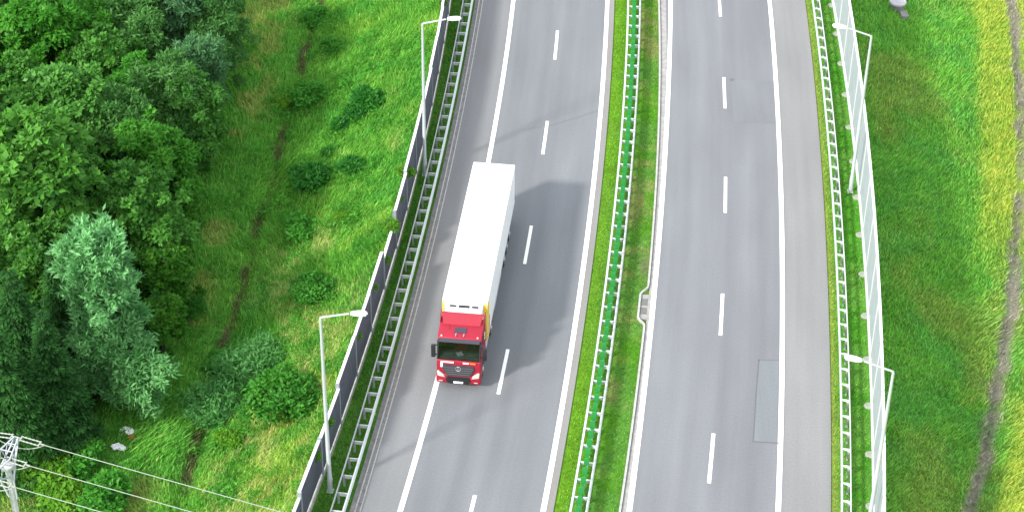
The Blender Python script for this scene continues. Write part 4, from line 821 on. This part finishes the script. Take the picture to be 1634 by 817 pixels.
# grass blades over every unpaved surface in view
rg = np.random.default_rng(77)
def grass(name, x0f, x1f, dens, h, wd, ylo=73, yhi=141, keep=None, tuft=.45):
    ys = rg.uniform(ylo, yhi, int(dens * (yhi - ylo) * 50)); u = rg.uniform(0, 1, len(ys)); a, b = x0f(ys), x1f(ys); n0 = len(ys)
    k = rg.uniform(0, 50, n0) < (b - a); ys, u, a, b = ys[k], u[k], a[k], b[k]; xs = a + (b - a) * u
    if keep is not None:
        k = keep(xs, ys); xs, ys = xs[k], ys[k]
    lim = (np.hypot(ys, 74) * .262) + 4; k = np.abs(xs) < lim; xs, ys = xs[k], ys[k]; n = len(xs)
    z = height(xs, ys); c = gcol(xs, ys); big = fbm(xs, ys, 1.6, 91); hh = h * rg.uniform(.5, 1.25, n) * (.55 + .9 * big); az = rg.uniform(0, 2 * math.pi, n) ; windx = (fbm(xs, ys, 5, 83) - .5) * 1.6
    lean = np.stack([np.cos(az) * tuft + windx, np.sin(az) * tuft - .15, np.ones(n)], -1) * hh[:, None]; w = np.stack([-np.sin(az + .6), np.cos(az + .6), np.zeros(n)], -1) * (wd * rg.uniform(.6, 1.4, n))[:, None]
    p = np.stack([xs, ys, z - .02], -1); V = np.empty((n, 3, 3)); V[:, 0] = p - w; V[:, 1] = p + w; V[:, 2] = p + lean
    cv = c * rg.uniform(.85, 1.95, (n, 1)) * np.where(rg.random((n, 1)) < .06, np.array([[2.0, 1.25, 1.8]]), 1.0)
    C = np.repeat(cv, 3, 0); C[2::3] *= 1.15
    o = np_mesh(name, V.reshape(-1, 3), np.arange(n * 3).reshape(n, 3), np.clip(C, 0, .6), M['blade']); tag(o, kind='stuff'); return o
tag(grass('meadow_grass', lambda y: np.full_like(y, -34.0), lambda y: barL.x(y) - .25, 110, .42, .042, keep=lambda x, y: x > np.interp(y, FE_Y, FE_X) - 1.2), 'long green and straw-coloured grass on the left embankment', 'grass')
tag(grass('meadow_grass', lambda y: barR.x(y) + .2, lambda y: np.full_like(y, 39.0), 100, .34, .040, keep=lambda x, y: (np.abs(x - ditchR.x(y)) > .40) | (rg.random(len(x)) < .22)), 'green and yellow grass on the right slope beyond the clear barrier', 'grass')
tag(grass('median_grass', lambda y: LRc.x(y) + .62, lambda y: kerbC.x(y) - .15, 120, .14, .022, keep=lambda x, y: ~((x > 7.6) & (y > 96.6) & (y < 98.6) & (rg.random(len(x)) < .7))), 'short bright grass on the median around the guardrail', 'grass')
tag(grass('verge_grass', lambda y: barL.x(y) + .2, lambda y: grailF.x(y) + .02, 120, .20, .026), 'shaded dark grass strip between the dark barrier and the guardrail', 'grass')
tag(grass('verge_grass', lambda y: rsh.x(y) + .12, lambda y: barR.x(y) - .2, 120, .16, .024), 'bright grass strip between the pale shoulder and the clear barrier', 'grass')

def cover(name, n, xf, yr, keep, size, hgt, per, col, tip, label, extra=None):
    ys = rg.uniform(*yr, n); xs = xf[0](ys) + (xf[1](ys) - xf[0](ys)) * rg.uniform(0, 1, n); k = keep(xs, ys); xs, ys = xs[k], ys[k]
    if extra is not None: xs = np.concatenate([xs, extra[:, 0]]); ys = np.concatenate([ys, extra[:, 1]])
    cc = np.stack([xs, ys, height(xs, ys) + hgt * rg.uniform(.3, 1.0, len(xs))], -1); cr = hgt * rg.uniform(.7, 1.5, len(xs)); cr[:] = cr
    P_, U, Wd, K = leaves_in_clumps(rg, cc, cr, per, size, np.array(col), np.array(tip), .4); V, F, C = quads(P_, U, Wd, K); o = np_mesh(name, V, F, C, M['leaf']); tag(o, label, 'ground cover', None, 'stuff')
cover('undergrowth', 900, (lambda y: np.full_like(y, -40.), lambda y: np.interp(y, FE_Y, FE_X) + .8), (76, 140), lambda x, y: np.abs(x) < np.hypot(y, 74) * .262 + 3, .26, .75, 60, (.018, .085, .014), (.04, .15, .02), 'dark leafy undergrowth on the floor of the wood')
cover('meadow_weeds', 4200, (lambda y: np.interp(y, FE_Y, FE_X) + 1, lambda y: barL.x(y) - .4), (76, 134), lambda x, y: fbm(x, y, 4.0, 301) * .6 + fbm(x, y, 1.5, 305) * .4 > .53, .17, .26, 26, (.045, .20, .02), (.10, .36, .035), 'taller leafy weeds in patches among the embankment grass', np.array(RING))

# ================================================================== POWER PYLON AND CABLES
zt = 9.0; tip = Vector(at(26, 697, zt)); cab_dir = Vector(at(430, 817, zt - 1.0)) - Vector(at(55, 712, zt)); cab_dir.z = 0; cab_dir.normalize(); arm_dir = Vector((cab_dir.y, -cab_dir.x, 0))
if arm_dir.y > 0: arm_dir = -arm_dir
pole = Vector(at(12, 744, zt - .5)); gz = zat(pole.x, pole.y)
PY = empty('power_pylon', (pole.x, pole.y, gz)); inv = Vector(PY.location); tag(PY, 'white lattice-topped power pylon at the lower left corner', 'pylon')
def bldp(mb, name, m, smooth=False): o = mb.build(name, m, PY, smooth); o.location = -inv; return o
bldp(MB().tube([(pole.x, pole.y, gz - .5), (pole.x, pole.y, zt - .5)], [.21, .145], 14), 'post', M['wood'], True)
p2 = pole + arm_dir * .55 + Vector((-.55, -.1, 0)); bldp(MB().tube([(p2.x, p2.y, gz - .5), (p2.x, p2.y, zt - .8)], [.15, .11], 12), 'post', M['wood'], True)
bldp(MB().lathe((pole.x, pole.y, zt - .62), (0, 0, 1), [(0, .26), (.05, .30), (.22, .30), (.28, .22)], 16), 'post_cap', M['wood'], True)
half = (pole - tip).dot(arm_dir); L2 = 2 * half; la = MB(); side = cab_dir
for s in (-1, 1):
    rootp = tip + arm_dir * half + side * s * .42; end = tip + arm_dir * L2; root_low = rootp - Vector((0, 0, 1.15))
    t0 = tip + side * s * .10; e0 = end + side * s * .10
    la.bar(t0, rootp, .06); la.bar(rootp, e0, .06); la.bar(t0 - Vector((0, 0, .1)), root_low, .055); la.bar(root_low, e0 - Vector((0, 0, .1)), .055)
    for k in range(3):
        for (A, B, B2) in ((t0, rootp, root_low), (e0, rootp, root_low)):
            a = A.lerp(B, k / 3); b2 = A.lerp(B2, (k + .6) / 3); la.bar(a, b2, .03); la.bar(b2, A.lerp(B, (k + 1) / 3), .03)
for k in range(4):
    for A in (tip, tip + arm_dir * L2):
        c = A.lerp(tip + arm_dir * half, k / 3); w = .10 + .32 * k / 3; la.bar(c - side * w, c + side * w, .045)
        if k < 0: pass
bldp(la, 'crossarm', M['steel'])
lg = MB()
for s in (-1, 1): lg.bar(tip + arm_dir * half + side * s * .42 - Vector((0, 0, 1.15)), pole - Vector((0, 0, 2.0)) + side * s * .2, .07)
lg.bar(tip - Vector((0, 0, .1)), pole - Vector((0, 0, 1.9)), .07); bldp(lg, 'brace', M['steel'])
def string(A, d, L=.95):
    b = MB(); n = Vector((-d.y, d.x, 0)).normalized() * .13; a0 = A + d * .25; b0 = a0 + d * L
    for s in (-1, 1):
        pts = [a0 + n * s + (b0 - a0) * (k / 10) for k in range(11)]; b.tube(pts, [.022 if k % 2 else .042 for k in range(11)], 8)
    b.bar(a0 - n * 1.3, a0 + n * 1.3, .06); b.bar(b0 - n * 1.3, b0 + n * 1.3, .06); b.bar(A, a0, .05); b.bar(b0, b0 + d * .25, .06); bldp(b, 'insulator', M['insul'], True); return b0 + d * .25
def sagline(a, b, sag, n=24): return [a.lerp(b, t) - Vector((0, 0, 4 * sag * t * (1 - t))) for t in np.linspace(0, 1, n)]
ends = []
for A in (tip, tip + arm_dir * half, tip + arm_dir * L2):
    pe = []
    for s in (1, -1):
        d = (cab_dir * s + Vector((0, 0, -.10))).normalized(); pe.append(string(A, d))
    ends.append(pe); bldp(MB().tube(sagline(pe[1], pe[0], .55, 14), .022, 6), 'jumper', M['insul'], True)
targets = [(430, 817), (285, 817), (60, 817)]
labs = ['long pale cable from the pylon tip across the embankment', 'pale cable from the pylon middle to the bottom edge', 'short visible cable below the other two at the bottom left corner']
for (pe, tg, lab) in zip(ends, targets, labs):
    for s in (0, 1):
        a = pe[s]
        if s == 0:
            d = cab_dir.copy() * 1.0; d.z = -.088; b = a + d * 26; pts = [a + (b - a) * t + Vector((0, 0, 0)) for t in np.linspace(0, 1, 20)]
            cb = MB().tube(pts, .020, 6).build('power_cable', M['wire'], None, True, loc=tuple(a)); tag(cb, lab, 'cable', 'cables strung from the pylon')
        elif tg[0] == 430:
            b = a - cab_dir * 14 - Vector((0, 0, .5)); cb = MB().tube(sagline(a, b, .3), .028, 6).build('power_cable', M['wire'], None, True, loc=tuple(a)); tag(cb, 'cable leaving the pylon tip towards the left edge', 'cable', 'cables strung from the pylon')

# ================================================================== LITTER AND DRAIN CHAMBER
def bag(name, px_, py_, r, seed, m, label, cat, flat=.6):
    rg_ = np.random.default_rng(seed); bm = bmesh.new(); bmesh.ops.create_icosphere(bm, subdivisions=3, radius=r)
    ph = rg_.uniform(0, 6, 9)
    for v in bm.verts:
        d = v.co.normalized(); k = 1 + .20 * math.sin(5 * d.x + ph[0]) * math.sin(6 * d.y + ph[1]) + .16 * math.sin(9 * d.z + 7 * d.x + ph[2]) + .09 * math.sin(17 * d.y + 11 * d.x + ph[3]); v.co = d * r * k; v.co.z = v.co.z * flat + (.22 * r if d.x > .55 else 0); v.co.x *= 1.25
    me = bpy.data.meshes.new(name); bm.to_mesh(me); bm.free(); me.materials.append(m); o = bpy.data.objects.new(name, me); COL.objects.link(o); x, y, z = ground_at(px_, py_); o.location = (x, y, z + r * .5 + .08); o.rotation_euler = (0, 0, rg_.uniform(0, 6)); tag(o, label, cat, 'litter on the grass'); return o
bag('plastic_bag', 199, 689, .20, 1, M['bag'], 'crumpled white bag, left one of the upper pair of litter', 'litter'); bag('plastic_bag', 208, 692, .19, 2, M['bag'], 'crumpled white bag touching the red scrap', 'litter')
bag('plastic_scrap', 210, 700, .15, 3, M['bagred'], 'small reddish scrap in the grass below a white bag', 'litter', .3); bag('plastic_bag', 187, 716, .22, 4, M['bag'], 'white bag lying lowest, left of its twin', 'litter'); bag('plastic_bag', 195, 718, .17, 5, M['bag'], 'small white bag lying against the lowest one', 'litter')
bag('plastic_scrap', 193, 696, .13, 6, M['foot'], 'dull grey scrap left of the upper pair of white bags', 'litter', .3)
x, y, z = ground_at(1431, 16); CHB = empty('drain_chamber', (x, y, z), .1); tag(CHB, 'grey concrete drain chamber with a round lid at the top of the right slope', 'drain')
MB().lathe((0, 0, -.4), (0, 0, 1), [(0, .50), (.95, .50)], 24).build('chamber_wall', M['concD'], CHB, smooth=True)
MB().lathe((0, 0, .55), (0, 0, 1), [(0, .56), (.03, .62), (.14, .62), (.18, .58), (.20, .30)], 24).build('lid', mat('lid_concrete', (.36, .35, .37), .9, noise=.15, scale=5), CHB, smooth=True)
MB().box((.28, -.95, .0), (.55, .9, .5)).build('spillway', M['concD'], CHB, bevel=.04, seg=2)
